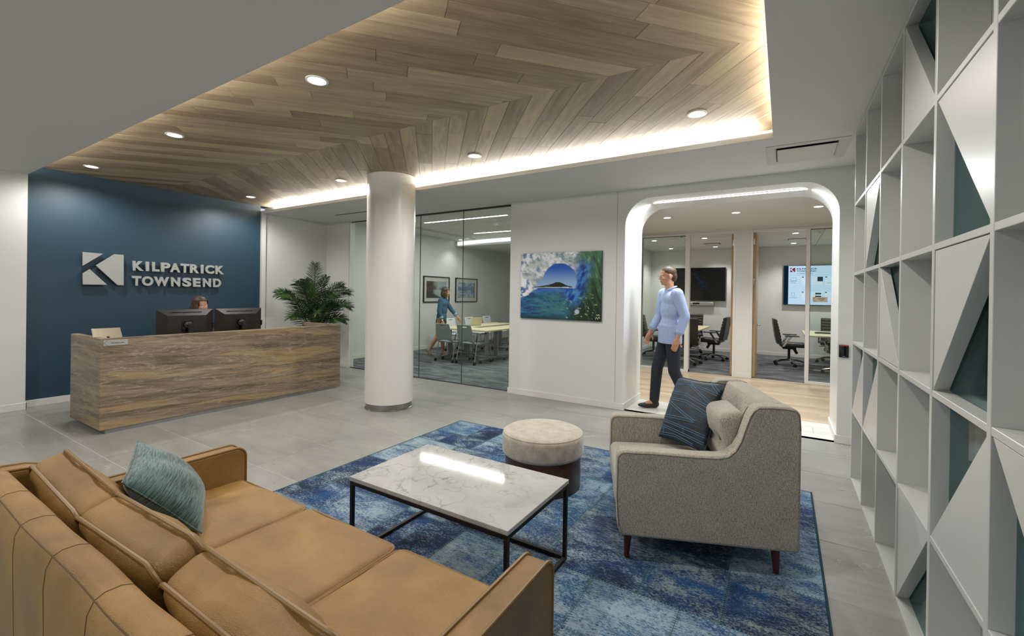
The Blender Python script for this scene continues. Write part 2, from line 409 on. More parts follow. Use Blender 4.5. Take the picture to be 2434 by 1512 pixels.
sx = m.noise(m.coord((14, 130, 1)), 1.6, 4, .7); bl = m.noise(m.coord(), 5, 3)
m.color(m.ramp(m.math('ADD', m.math('MULTIPLY', sx, .75), m.math('MULTIPLY', bl, .25)), [(.38, '#141f24'), (.46, '#334a4c'), (.53, '#577271'), (.7, '#6f8a87')])); m.bump(sx, .3, .004); MAT['chenille'] = m.m
m = Mt('navy_velvet', '#12283a', .55); m.b.inputs['Sheen Weight'].default_value = .3; m.b.inputs['Sheen Tint'].default_value = lin('#5f8fb4')
m.color(m.ramp(m.noise(m.coord((1, 7, 1)), 9, 5, .65, .8), [(.38, '#04090f'), (.54, '#0a1823'), (.72, '#1d4059')])); MAT['velvet'] = m.m
plain('velvet_tape', '#4a6c83', .7); plain('stitch_leather', '#5d4420', .8)
m = Mt('carpet', '#55585b', .98)
v = m.math('ADD', m.math('MULTIPLY', m.noise(m.coord((.7, 2.6, 1)), 3.2, 8, .7, .8), .7), m.math('MULTIPLY', m.noise(m.coord(), 90, 2), .3))
m.color(m.ramp(v, [(.36, '#232528'), (.46, '#4b4f53'), (.54, '#6c7073'), (.66, '#868a8c')])); m.bump(m.noise(m.coord(), 200, 2), .3, .01); MAT['carpet'] = m.m

# rug patches
m = Mt('overdyed_rug', '#24506f', .95)
r = m.rnd()
co = m.coord(rnd=True)
blot = m.noise(m.coord((1, 1.8, 1), rnd=True), 4.2, 5, .62, .4)
sp = m.noise(m.coord((1.0, 2.2, 1), rnd=True), 62, 4, .85)
th = m.noise(m.coord((10, 150, 1), rnd=True), 1.4, 2, .5)
base = m.ramp(m.math('ADD', m.math('MULTIPLY', m.noise(co, 3.1, 4), .7), m.math('MULTIPLY', r, .3)), [(.28, '#051a38'), (.44, '#08315e'), (.56, '#0f477a'), (.70, '#1b577c'), (.82, '#265a68')])
worn = m.math('ADD', m.math('MULTIPLY', blot, .50), m.math('MULTIPLY', sp, .74))
wf = m.ramp(m.math('ADD', worn, m.math('MULTIPLY', m.math('SUBTRACT', r, .5), .10)), [(.585, (0, 0, 0, 1)), (.70, (.85, .85, .85, 1))])
c = m.mix(wf, base, m.ramp(m.math('FRACT', m.math('MULTIPLY', r, 7.3)), [(.0, '#8fa9bb'), (.5, '#9db3bd'), (1, '#8d9a98')]))
dk = m.ramp(m.noise(m.coord(loc=(5, 5, 5), rnd=True), 30, 3, .7), [(.58, (0, 0, 0, 1)), (.68, (.7, .7, .7, 1))])
c = m.mix(dk, c, '#0a1826')
stripe = m.ramp(th, [(.45, (0, 0, 0, 1)), (.6, (1, 1, 1, 1))])
c = m.mix(m.math('MULTIPLY', stripe, m.ramp(m.math('FRACT', m.math('MULTIPLY', r, 13.7)), [(.55, (0, 0, 0, 1)), (.8, (.35, .35, .35, 1))])), c, '#b4c4cc')
m.color(c); m.bump(sp, .35, .006); MAT['rug'] = m.m
plain('rug_thread', '#4d6f78', .95); plain('rug_binding', '#1f4250', .95)
# leaves, hair, cloth
m = Mt('palm_leaf', '#2c4a1b', .45); m.color(m.ramp(m.noise(m.coord(rnd=True), 5, 2), [(.3, '#0a1a07'), (.5, '#1a360f'), (.62, '#345a1b'), (.8, '#587f2c')])); MAT['leaf'] = m.m
plain('palm_stem', '#42551f', .5)
def strands(name, a, b):
    m = Mt(name, a, .5); m.color(m.ramp(m.noise(m.coord((30, 30, 3)), 4, 4), [(.35, a), (.65, b)])); m.bump(m.noise(m.coord((60, 60, 4)), 3, 2), .4, .004); return m.m
MAT['hair_brown'] = strands('brown_hair', '#2a1b12', '#5a412c'); MAT['hair_dark'] = strands('dark_brown_hair', '#24160f', '#4c3324'); MAT['hair_grey'] = strands('sandy_grey_hair', '#2c2017', '#574331')
def cloth(name, a, b, sc=160):
    m = Mt(name, a, .85); m.color(m.ramp(m.noise(m.coord((1, 1, 1)), sc, 3), [(.35, a), (.65, b)])); m.bump(m.noise(m.coord((3, 3, 1)), 9, 4, .6, .6), .35, .02); return m.m
MAT['denim'] = cloth('blue_denim', '#23425e', '#3f6484'); MAT['shirt'] = cloth('light_blue_shirt', '#8d9fc4', '#a9b9da'); MAT['jeans'] = cloth('dark_jeans', '#12161f', '#222a38'); MAT['cuff'] = cloth('denim_cuff', '#5d7f9b', '#8aa6bb'); MAT['blouse'] = cloth('dark_blouse', '#2a2930', '#3d3c46')
# flat prints coloured per vertex
m = Mt('print', '#808080', .25); at = m.n('ShaderNodeAttribute'); at.attribute_name = 'Col'; m.color(at.outputs['Color']); MAT['print'] = m.m

# ================================================================== THE SETTING
# ---- lobby floor: porcelain tiles with pale grout
floor = struct('floor', G().box(-8.1, .82, -2.6, YG, -.08, -.0018), MAT['grout'], label='grey large-format porcelain tile floor of the lobby')
TX, TY, GAP = 1.234, .617, .006
tile_me = None
for i in range(-4, 5):
    for j in range(-8, 7):
        x0, x1 = -3.75+TX*i+GAP/2, -3.75+TX*(i+1)-GAP/2; y0, y1 = 2.045+TY*j+GAP/2, 2.045+TY*(j+1)-GAP/2
        cx0, cx1, cy0, cy1 = max(x0, -7.85), min(x1, .81), max(y0, -2.6), min(y1, YG-.012)
        if cx1-cx0 < .02 or cy1-cy0 < .02: continue
        full = abs(cx1-cx0-x1+x0) < 1e-6 and abs(cy1-cy0-y1+y0) < 1e-6
        if full and tile_me: o = obj('tile', tile_me, None, floor)
        else:
            w, d = cx1-cx0, cy1-cy0
            o = obj('tile', G().box(-w/2, w/2, -d/2, d/2, -.010, 0), MAT['tile'], floor)
            if full: tile_me = o.data
        o.location = ((cx0+cx1)/2, (cy0+cy1)/2, 0)

# ---- portal floor, corridor, rooms behind
pf = struct('floor_portal', G().box(-1.741, .479, YW, 6.345, -.08, -.004), MAT['seam_grey'], label='white tile threshold floor under the rounded portal')
for r in range(3):
    ys = [YW+.002, 5.83, 6.09, 6.343]
    cuts = [-1.741, -1.35+.3*r, -.55+.2*r, .05+.25*(r % 2), .479]
    for a, b in zip(cuts, cuts[1:]): obj('tile', G().box(a+.002, b-.002, ys[r]+.002, ys[r+1]-.002, -.004, 0), MAT['white_tile'], pf)
cf = struct('floor_corridor', G().box(-3.4, 2.2, 6.345, YO+.06, -.08, -.006), MAT['seam_grey'], label='pale oak plank floor of the corridor')
random.seed(3)
y = 6.347
while y < YO+.05:
    x = -3.4 - random.random()*1.2; y1 = min(y+.125, YO+.06)
    while x < 2.2:
        L = random.uniform(1.1, 1.9); a, b = max(x, -3.4), min(x+L, 2.2)
        if b-a > .05:
            o = obj('plank', G().box(-(b-a)/2, (b-a)/2, -(y1-y)/2+.0008, (y1-y)/2-.0008, -.006, 0), MAT['oak_pale'], cf); o.location = ((a+b)/2, (y+y1)/2, 0)
        x += L
    y += .125
struct('floor_conference', G().box(-8.05, -3.5, YG, 13.6, -.08, 0), MAT['carpet'], label='charcoal striated carpet of the conference room')
struct('floor_meeting', G().box(-3.4, 2.2, YO+.06, 13.2, -.08, 0), MAT['carpet'], label='charcoal carpet of the two small meeting rooms')

# ---- lobby walls
struct('wall_left', G().box(-8.1, -7.74, -2.6, YL, 0, ZC), MAT['wall'], label='white wall left of the blue wall')
struct('wall_light_block', G().box(-8.1, -4.4, -2.75, -2.6, 0, ZC), MAT['wall'], label='unseen white wall added behind the camera to block light on the left')  # added out of view to cut open-side light on blue wall and desk
struct('wall_blue', G().box(-8.1, XB, YL, 4.30, 0, 3.0), MAT['blue'], label='deep blue accent wall behind the reception desk')
struct('trim_1', G().box(XB-.02, XB+.05, 4.30, 4.37, 0, ZC+.04), MAT['white_satin'], label='white corner trim at the right end of the blue wall')
struct('wall_alcove', G().box(-8.1, XB, 4.37, 5.62, 0, ZC), MAT['wall'], label='white alcove wall behind the palm')
struct('wall_alcove_back', G().box(XB, -7.17, 5.62, 5.74, 0, ZC), MAT['wall'], label='narrow white return wall beside the conference glass')
def portal_profile(x0, x1, zt, r, n=10):       # up the left jamb, over, down the right jamb
    return [(x0, 0), (x0, zt-r)] + arc(x0+r, zt-r, r, PI, PI/2, n)[1:] + arc(x1-r, zt-r, r, PI/2, 0, n) + [(x1, 0)]
PX0, PX1, PZ, PR = -1.741, .479, 2.70, .34
prof = portal_profile(PX0, PX1, PZ, PR); wprof = portal_profile(PX0-.015, PX1+.015, PZ+.015, PR+.015)
wf = struct('wall_far', G().prism([(-3.47, 0), (-3.47, ZC), (.82, ZC), (.82, 0)] + wprof[::-1], YW, YW+.13, 'y'), MAT['wall'], label='white wall carrying the wave picture and the rounded portal')
box('panel_seam', (-1.849, -1.845, YW-.0015, YW+.01, .09, ZC), MAT['seam_grey'], wf)
g = G(); inner = prof; outer = portal_profile(PX0-.0145, PX1+.0145, PZ+.0145, PR+.0145)
n = len(inner)
vs = [(p[0], YW-.0015, p[1]) for p in inner] + [(p[0], 6.36, p[1]) for p in inner] + [(p[0], YW-.0015, p[1]) for p in outer] + [(p[0], 6.36, p[1]) for p in outer]
fs = []
for i in range(n-1):
    fs += [(i, i+1, n+i+1, n+i), (2*n+i, 3*n+i, 3*n+i+1, 2*n+i+1), (i, 2*n+i, 2*n+i+1, i+1), (n+i, n+i+1, 3*n+i+1, 3*n+i)]
g.add(vs, fs)
liner = struct('trim_2', g, MAT['portal_gloss'], smooth=True, label='glossy white rounded portal lining')
box('led_channel', (-1.60, .325, 5.885, 5.945, PZ-.004, PZ+.004), MAT['white_satin'], liner)
o = box('led_line', (-1.59, .315, 5.897, 5.933, PZ-.010, PZ-.004), MAT['led'], liner); o['label'] = 'lit LED line in the top of the rounded portal'
area_light('portal_led', (-.64, 5.915, PZ-.02), 1.9, .03, 66*ROOM_W, (0, 0, -1), COOL)
struct('wall_right', G().box(.82, .95, -2.6, 6.0, 0, 3.0), MAT['wall'], label='white wall behind the shelving')
# baseboards
def bb(name, b): return struct(name, G().box(*b), MAT['baseboard_paint'], bevel=.003)
bb('baseboard_left', (-7.74, -7.726, -2.6, YL+.012, 0, .085)); bb('baseboard_left_return', (XB+.014, -7.726, YL, YL+.014, 0, .085))
bb('baseboard_blue', (XB, XB+.014, YL+.014, 4.30, 0, .085)); bb('baseboard_alcove', (XB, XB+.014, 4.37, 5.606, 0, .085))
bb('baseboard_alcove_back', (XB, -7.158, 5.606, 5.62, 0, .085)); bb('baseboard_far', (-3.482, PX0+.016, YW-.015, YW, 0, .085))
bb('baseboard_jamb_left', (PX0, PX0+.014, YW, 6.36, 0, .085)); bb('baseboard_jamb_right', (PX1-.014, PX1, YW, 6.36, 0, .085)); bb('baseboard_pier', (PX1-.016, .62, YW-.015, YW, 0, .085))

# ---- ceiling: plaster soffit with a recess lined in oak planks
g = G(); t = ZC+.045
g.box(-8.1, .95, -2.6, YL, ZC, t); g.box(-8.1, .95, YF, 5.70, ZC, t); g.box(XR, .95, YL, YF, ZC, t)
ceiling = struct('ceiling', g, MAT['soffit'], label='plain plaster soffit around the wood ceiling')
g = G(); g.box(-8.1, .2, YL-.24, YL-.2, t, 3.0); g.box(-8.1, .2, YF+.2, YF+.24, t, 3.0); g.box(XR+.2, XR+.24, YL-.24, YF+.24, t, 3.0)
obj('cove_back', g, MAT['wall'], ceiling)
obj('light_block_cover', G().box(-8.2, 1.0, -2.7, 6.45, 2.975, 3.08), MAT['vent_dark'], ceiling)  # added cover keeping world light out of the lobby; dark behind plank gaps
for nm, b in (('led_strip', (-7.8, -.16, YF+.075, YF+.105, t, t+.006)), ('led_strip', (-7.8, -.16, YL-.105, YL-.075, t, t+.006)), ('led_strip', (XR+.075, XR+.105, YL+.02, YF-.02, t, t+.006))):
    box(nm, b, MAT['led_soft'], ceiling)
def clip(poly, a, b, c):            # keep a*x+b*y<=c
    out = []
    for i in range(len(poly)):
        p, q = poly[i], poly[(i+1) % len(poly)]; dp, dq = a*p[0]+b*p[1]-c, a*q[0]+b*q[1]-c
        if dp <= 0: out.append(p)
        if dp*dq < 0:
            s = dp/(dp-dq); out.append((p[0]+(q[0]-p[0])*s, p[1]+(q[1]-p[1])*s))
    return out
RID, ANG, STEP = 2.873, math.radians(48), .1972
pw = STEP*math.sin(ANG)
random.seed(11)
for side in (-1, 1):
    d = (-math.cos(ANG), side*math.sin(ANG)); nrm = (-d[1], d[0])
    k = -10
    while True:
        k += 1
        xr = XR+.25+STEP*2 - STEP*k                      # where the plank's upper edge meets the ridge
        if xr < -8.4: break
        s = -random.random()*1.1
        while s < 2.9:
            L = random.choice([.75, .95, 1.2, 1.45, 1.75]); a, b = max(s, -.4), s+L
            s += L
            if b < -.3: continue
            o0 = (xr, RID)
            off = STEP*math.sin(ANG)
            sg = 1 if (nrm[0] < 0) else -1               # strip lies towards -X
            c4 = [(o0[0]+d[0]*q+nrm[0]*sg*w, o0[1]+d[1]*q+nrm[1]*sg*w) for q, w in ((a+.0008, .0013), (b-.0013, .0013), (b-.0013, off-.0013), (a+.0013, off-.0013))]
            pl_ = clip(c4, 0, -side, -side*RID - .0006)
            pl_ = clip(pl_, 0, side, side*(YF+.19 if side > 0 else YL-.19)) if pl_ else pl_
            for A in ((-1, 0, 7.855), (1, 0, XR+.19)):
                if pl_: pl_ = clip(pl_, *A)
            if len(pl_) < 3: continue
            area = abs(sum(pl_[i][0]*pl_[(i+1) % len(pl_)][1]-pl_[(i+1) % len(pl_)][0]*pl_[i][1] for i in range(len(pl_))))/2
            if area < .0004: continue
            cx = sum(p[0] for p in pl_)/len(pl_); cy = sum(p[1] for p in pl_)/len(pl_); th = math.atan2(d[1], d[0])
            loc = [((p[0]-cx)*math.cos(th)+(p[1]-cy)*math.sin(th), -(p[0]-cx)*math.sin(th)+(p[1]-cy)*math.cos(th)) for p in pl_]
            o = obj('plank', G().prism(loc, 0, .014), MAT['oak_grey'], ceiling)
            o.location = (cx, cy, ZW + random.uniform(0, .0012)); o.rotation_euler = (0, 0, th)
# linear slot in the alcove soffit
box('slot_diffuser', (-6.79, -5.2, 5.01, 5.04, ZC-.002, ZC+.002), MAT['vent_dark'], ceiling)

# ---- conference room
struct('wall_conference_left', G().box(-8.15, -8.0, 5.74, 13.6, 0, 3.0), MAT['wall'], label='pale conference room wall with two framed prints')
struct('wall_conference_back', G().box(-8.15, -3.4, 13.5, 13.65, 0, 3.0), MAT['wall'])
struct('wall_conference_right', G().box(-3.5, -3.4, YW+.13, 13.6, 0, 3.0), MAT['wall'])
bb('baseboard_conference', (-8.0, -7.986, 5.76, 13.5, 0, .085))
cc = struct('ceiling_conference', G().box(-8.15, -3.4, 5.70, 13.6, 3.0, 3.08), MAT['grid_metal'], label='acoustic tile ceiling of the conference room')
pm = None
for i in range(6):
    for j in range(7):
        x, y = -7.25+i*.61, 5.83+j*.61+.0
        if y > 9.7: continue
        if pm is None: o = obj('ceiling_panel', G().box(.006, .604, .006, .604, 2.985, 3.0), MAT['ceiling_tile'], cc); pm = o.data
        else: o = obj('ceiling_panel', pm, None, cc)
        o.location = (x, y, 0)
obj('side_soffit', G().box(-8.0, -7.3, 5.75, 9.85, 2.95, 3.0), MAT['soffit'], cc)
obj('end_soffit', G().box(-8.0, -3.5, 9.85, 13.5, 2.80, 3.0), MAT['soffit'], cc)
g = G(); N = 24
lpts = [(-7.9+4.3*i/N, 9.84 - .28*math.sin(PI*min(1, i/N))) for i in range(N+1)]
vs = [(x, y, 2.82) for x, y in lpts] + [(x, y, 2.92) for x, y in lpts]
g.add(vs, [(i, i+1, N+2+i, N+1+i) for i in range(N)])
o = obj('cove_glow_panel', g, MAT['led_panel'], cc); o['label'] = 'curved lit cove at the far end of the conference ceiling'
# conference glass wall
YGB = YG+.012
xs = [-7.155, -6.29, -5.36, -4.43, -3.485]
gw = struct_empty('window_1', 'frameless floor-to-ceiling glass wall of the conference room')
for a, b in zip(xs, xs[1:]): obj('glass_pane', G().box(a+.003, b-.003, YG, YGB, .012, ZC-.012), MAT['glass'], gw)
for a in xs[1:-1]: obj('pane_joint', G().box(a-.003, a+.003, YG-.0005, YGB+.0005, .012, ZC-.012), MAT['glass_edge'], gw)
obj('floor_channel', G().box(xs[0], xs[-1], YG-.004, YGB+.004, 0, .012), MAT['dark_grey'], gw)
obj('head_channel', G().box(xs[0], xs[-1], YG-.004, YGB+.004, ZC-.014, ZC), MAT['black_metal'], gw)
obj('end_jamb', G().box(-7.172, -7.155, YG-.03, YG+.08, 0, ZC), MAT['baseboard_paint'], gw)
struct('wall_conference_front', G().box(-8.1, -3.4, YG-.02, YG+.06, ZC+.046, 3.0), MAT['wall'])

# ---- corridor and the two meeting rooms
ZR = 2.745
struct('ceiling_corridor', G().box(-3.4, 2.2, 6.36, YO, ZR, ZR+.08), MAT['soffit'], label='plain corridor ceiling with downlights')
struct('wall_corridor_left', G().box(-3.4, -3.3, 5.71, YO, 0, ZR), MAT['wall']); struct('wall_corridor_right', G().box(2.1, 2.2, 5.71, YO, 0, ZR), MAT['wall'])
struct('wall_corridor_front', G().box(-3.3, PX0-.031, 6.25, 6.36, 0, ZR).box(PX1+.031, 2.1, 6.25, 6.36, 0, ZR).box(PX0-.031, PX1+.031, 6.25, 6.36, PZ+.031, ZR+.2), MAT['wall'])
ow = struct('wall_office', G().box(-3.3, -2.53, YO, YO+.12, 0, ZR).box(.76, 2.1, YO, YO+.12, 0, ZR).box(-2.53, .76, YO, YO+.12, 2.7005, ZR).box(-.755, -.525, YO, YO+.12, 0, 2.7), MAT['wall'], label='white wall between the two meeting room doors')
bb('baseboard_office', (-.755, -.525, YO-.012, YO, 0, .085)); bb('baseboard_office_left', (-3.3, -2.53, YO-.012, YO, 0, .085))
def office_front(name, label, gx0, gx1, mx0, mx1, jx0, jx1, hx0, hx1):
    w = struct_empty(name, label)
    box('glass_pane', (gx0, gx1, YO+.05, YO+.06, .05, 2.665), MAT['glass'], w)
    box('mullion', (mx0, mx1, YO-.012, YO+.13, 0, 2.70), MAT['white_satin'], w, .003)
    box('jamb', (jx0, jx1, YO-.012, YO+.13, 0, 2.70), MAT['white_satin'], w, .003)
    box('head_rail', (hx0, hx1, YO-.010, YO+.128, 2.665, 2.705), MAT['white_satin'], w, .003)
    box('sill_rail', (min(gx0, mx0), max(gx1, mx1), YO-.008, YO+.126, 0, .05), MAT['white_satin'], w, .003)
    gk = G(); a, b = gx0, gx1
    for q in ((a, a+.008, .05, 2.665), (b-.008, b, .05, 2.665), (a, b, .05, .058), (a, b, 2.655, 2.665)): gk.box(q[0], q[1], YO+.044, YO+.049, q[2], q[3])
    obj('glass_gasket', gk, MAT['black_metal'], w)
    return w
w2 = office_front('window_2', 'white framed glass sidelight of the meeting room behind the walking man', -2.49, -1.645, -1.645, -1.565, -.80, -.755, -2.49, -.80)
box('end_jamb', (-2.53, -2.49, YO-.012, YO+.13, 0, 2.70), MAT['white_satin'], w2, .003)
w3 = office_front('window_3', 'white framed glass sidelight with a room sign by the portal', .385, .72, .325, .385, -.525, -.48, -.48, .72)
box('end_jamb', (.72, .76, YO-.012, YO+.13, 0, 2.70), MAT['white_satin'], w3, .003)
def door(name, label, x0, x1, edge_x, hand):
    d = struct_empty(name, label)
    box('door_leaf', (x0, x1, YO+.135, YO+.135+.80, .008, 2.66), MAT['door_face'], d)
    box('door_edge', (x0, x1, YO+.129, YO+.135, .008, 2.66), MAT['door_edge_wood'], d)
    for z in (.32, 1.045, 1.765, 2.50):
        h = box('hinge', (edge_x-.012, edge_x+.026, YO+.122, YO+.129, z-.055, z+.055), MAT['steel'], d)
        for q in (-.035, 0, .035): obj('screw', G().cyl((edge_x+.01, YO+.118, z+q), (edge_x+.01, YO+.122, z+q), .004, seg=8), MAT['chrome'], h)
    if hand:
        s = 1 if hand > 0 else -1; hx = x1 if s > 0 else x0
        gh = G().cyl((hx, YO+.86, .93), (hx+s*.055, YO+.86, .93), .012).tube([(hx+s*.05, YO+.865, .93), (hx+s*.05, YO+.74, .93)], .011, 10)
        hd = obj('door_handle', gh, MAT['chrome'], d, smooth=True)
        obj('rose', G().cyl((hx, YO+.86, .93), (hx+s*.008, YO+.86, .93), .026), MAT['chrome'], hd)
    return d
door('door_1', 'oak-edged door standing open into the left meeting room', -.845, -.80, -.80-.014, -1)
door('door_2', 'oak-edged door with a lever handle standing open into the right meeting room', -.48, -.435, -.48-.006, 1)
struct('wall_meeting_back', G().box(-3.5, 2.2, 13.1, 13.25, 0, 2.9), MAT['wall'])
struct('wall_meeting_left', G().box(-3.4, -3.3, YO+.12, 13.1, 0, 2.9), MAT['wall']); struct('wall_meeting_divider', G().box(-.70, -.58, YO+.12, 13.1, 0, 2.9), MAT['wall']); struct('wall_meeting_right', G().box(2.1, 2.2, YO+.12, 13.1, 0, 2.9), MAT['wall'])
for nm, b in (('baseboard_meeting_back', (-3.3, -.70, 13.086, 13.1, 0, .085)), ('baseboard_meeting_back_right', (-.58, 2.1, 13.086, 13.1, 0, .085)), ('baseboard_meeting_left', (-3.3, -3.286, YO+.12, 13.086, 0, .085)), ('baseboard_meeting_divider', (-.58, -.566, YO+.95, 13.086, 0, .085))): bb(nm, b)
for nm, x0, x1, lb in (('ceiling_meeting', -3.3, -.70, 'acoustic tile ceiling of the left meeting room'), ('ceiling_meeting_right', -.58, 2.1, 'acoustic tile ceiling of the right meeting room')):
    cm = struct(nm, G().box(x0, x1, YO+.12, 13.1, 2.785, 2.86), MAT['grid_metal'], label=lb)
    y = YO+.13; pmx = None
    while y < 13.05:
        x = x0+.01
        while x < x1-.05:
            w_ = min(1.215, x1-.005-x); d_ = min(.605, 13.095-y)
            full = w_ > 1.2 and d_ > .6
            if full and pmx: o = obj('ceiling_panel', pmx, None, cm)
            else:
                o = obj('ceiling_panel', G().box(.004, w_-.004, .004, d_-.004, 2.77, 2.785), MAT['ceiling_tile'], cm)
                if full: pmx = o.data
            o.location = (x, y, 0); x += 1.22
        y += .61

# ================================================================== LOBBY THINGS
def wobj(name, g, mat, root, **kw):      # geometry given in world coordinates, hung on a root standing unrotated at its base
    par = root
    while par.parent is not None: par = par.parent
    if root is par: return obj(name, g, mat, root, loc=tuple(-Vector(root.location)), **kw)
    return obj(name, g, mat, root, **kw)

# ---- shelving wall
sh = thing('shelving_wall', 'white floor-to-ceiling geometric shelving wall with triangular panels', 'shelving', (XS, 2.83, 0))
VY = [4.503, 3.945, 3.388, 2.830, 2.273, 1.715, 1.158, .60, .043]; HZ = [.012, .567, 1.117, 1.672, 2.234, 2.806]
SB = XS+.145; TH = .014
for y in VY: wobj('upright', G().box(XS, SB, y-TH, y+TH, 0, ZC), MAT['shelf_white'], sh, bevel=.0015, seg=1)
for c in range(8):
    for r_, z in enumerate(HZ):
        wobj('shelf_board', G().box(XS+.001, SB, VY[c+1]+TH, VY[c]-TH, z-.012, z+.012), MAT['shelf_white'], sh, bevel=.0015, seg=1)
wobj('back_panel', G().box(SB, SB+.012, VY[-1]-TH, VY[0]+TH, 0, ZC), MAT['shelf_white'], sh)
# triangles: (column, row, corners) with f/n = far/near in depth, t/b = top/bottom
TRI = [(0, 1, 'nt nb fb'), (1, 1, 'nt nb fb'), (1, 3, 'ft nt fb'), (2, 2, 'ft fb nb'), (3, 4, 'ft fb nb'), (3, 0, 'ft nt fb'), (4, 3, 'ft nt nb'), (4, 2, 'ft nt fb'), (4, 1, 'nt nb fb'),
       (5, 1, 'ft nt nb'), (6, 3, 'nt nb fb'), (6, 0, 'ft fb nb'), (7, 2, 'ft nt fb')]
for c, r_, cs in TRI:
    yf, yn = VY[c]-TH-.003, VY[c+1]+TH+.003; zb, zt = HZ[r_]+.015, HZ[r_+1]-.015
    pt = {'ft': (yf, zt), 'nt': (yn, zt), 'fb': (yf, zb), 'nb': (yn, zb)}
    wobj('triangle_panel', G().prism([pt[k] for k in cs.split()], XS+.004, XS+.048, 'x'), MAT['shelf_white'], sh, bevel=.001, seg=1)
    wobj('glass_pane', G().box(XS+.052, XS+.060, VY[c+1]+TH+.001, VY[c]-TH-.001, HZ[r_]+.013, HZ[r_+1]-.013), MAT['glass_teal'], sh)

# ---- reception desk
DX, DY0, DY1, DZ = -5.806, 1.612, 4.414, .963
dk = thing('reception_desk', 'long brown-grey travertine reception desk on a steel plinth', 'desk', (-6.25, 3.0, 0))
wobj('front_panel', G().box(DX-.06, DX, DY0, DY1, .042, DZ), MAT['travertine'], dk, bevel=.002, seg=1)
wobj('end_panel', G().box(-6.69, DX-.0605, DY0, DY0+.06, .042, DZ), MAT['travertine'], dk, bevel=.002, seg=1)
wobj('end_panel', G().box(-6.69, DX-.0605, DY1-.06, DY1, .042, DZ), MAT['travertine'], dk, bevel=.002, seg=1)
wobj('worktop', G().box(-6.69, DX-.061, DY0+.061, DY1-.061, .71, .74), MAT['white_satin'], dk, bevel=.002, seg=1)
wobj('plinth', G().box(-6.60, DX-.025, DY0+.05, DY1-.10, 0, .042), MAT['silver_paint'], dk)
wobj('modesty_panel', G().box(-6.60, -6.57, DY0+.2, DY1-.2, .042, .71), MAT['dark_grey'], dk)

# ---- lettering helper
def text_mesh(s, w, h, depth, bold=.02, align='L'):
    cu = bpy.data.curves.new('t', 'FONT'); cu.body = s; cu.extrude = .5; cu.offset = bold; cu.resolution_u = 4
    o = bpy.data.objects.new('t', cu); COL.objects.link(o)
    dg = bpy.context.evaluated_depsgraph_get(); me = bpy.data.meshes.new_from_object(o.evaluated_get(dg))
    bpy.data.objects.remove(o); bpy.data.curves.remove(cu)
    v = np.array([tuple(q.co) for q in me.vertices]); lo, hi = v.min(0), v.max(0)
    sc = [w/(hi[0]-lo[0]) if w else h/(hi[1]-lo[1]), h/(hi[1]-lo[1]), depth/max(hi[2]-lo[2], 1e-6)]
    me.vertices.foreach_set('co', ((v-lo)*sc).astype(np.float32).ravel()); me.update()
    return me
def text_width(me): return max(v.co.x for v in me.vertices)
# rotation taking text space (x right, y up, z out) onto a wall facing +X / -Y
ROT_PX = (PI/2, 0, PI/2); ROT_NY = (PI/2, 0, 0)

# ---- wall sign
sg = thing('wall_sign', 'brushed metal logo and firm name lettering on the blue wall', 'sign', (XB, 2.84, 1.5))
def logo_piece(pts, th0, th1, mat):
    return G().prism(pts, th0, th1, 'x')
for pts in ([(1.980, 1.937), (2.184, 1.931), (1.982, 1.755)], [(2.302, 1.934), (2.400, 1.934), (2.404, 1.513), (2.337, 1.515), (2.112, 1.770)], [(2.052, 1.716), (1.983, 1.656), (1.986, 1.513), (2.228, 1.516)]):
    o = wobj('logo_piece', logo_piece(pts, XB+.03, XB+.062, None), MAT['sign_metal'], sg)
    cxy = (sum(p[0] for p in pts)/len(pts), sum(p[1] for p in pts)/len(pts))
    g = G().cyl((XB, cxy[0], cxy[1]), (XB+.031, cxy[0], cxy[1]), .008, seg=8)
    wobj('standoff', g, MAT['sign_edge'], sg)
R1 = 'KILPATRICK'; P1 = [2.504, 2.629, 2.653, 2.693, 2.728, 2.817, 2.834, 2.950, 2.945, 3.078, 3.081, 3.194, 3.205, 3.330, 3.355, 3.392, 3.415, 3.546, 3.562, 3.692]
R2 = 'TOWNSEND'; P2 = [2.497, 2.603, 2.610, 2.744, 2.753, 2.936, 2.962, 3.079, 3.107, 3.227, 3.249, 3.354, 3.386, 3.502, 3.531, 3.649]
for row, pos, z in ((R1, P1, 1.723), (R2, P2, 1.511)):
    for i, ch in enumerate(row):
        w = pos[2*i+1]-pos[2*i]
        me = text_mesh(ch, w, .137, .03, .045)
        o = obj('letter', me, MAT['sign_metal'], sg); o.location = Vector((XB+.025, pos[2*i], z)) - Vector(sg.location); o.rotation_euler = ROT_PX

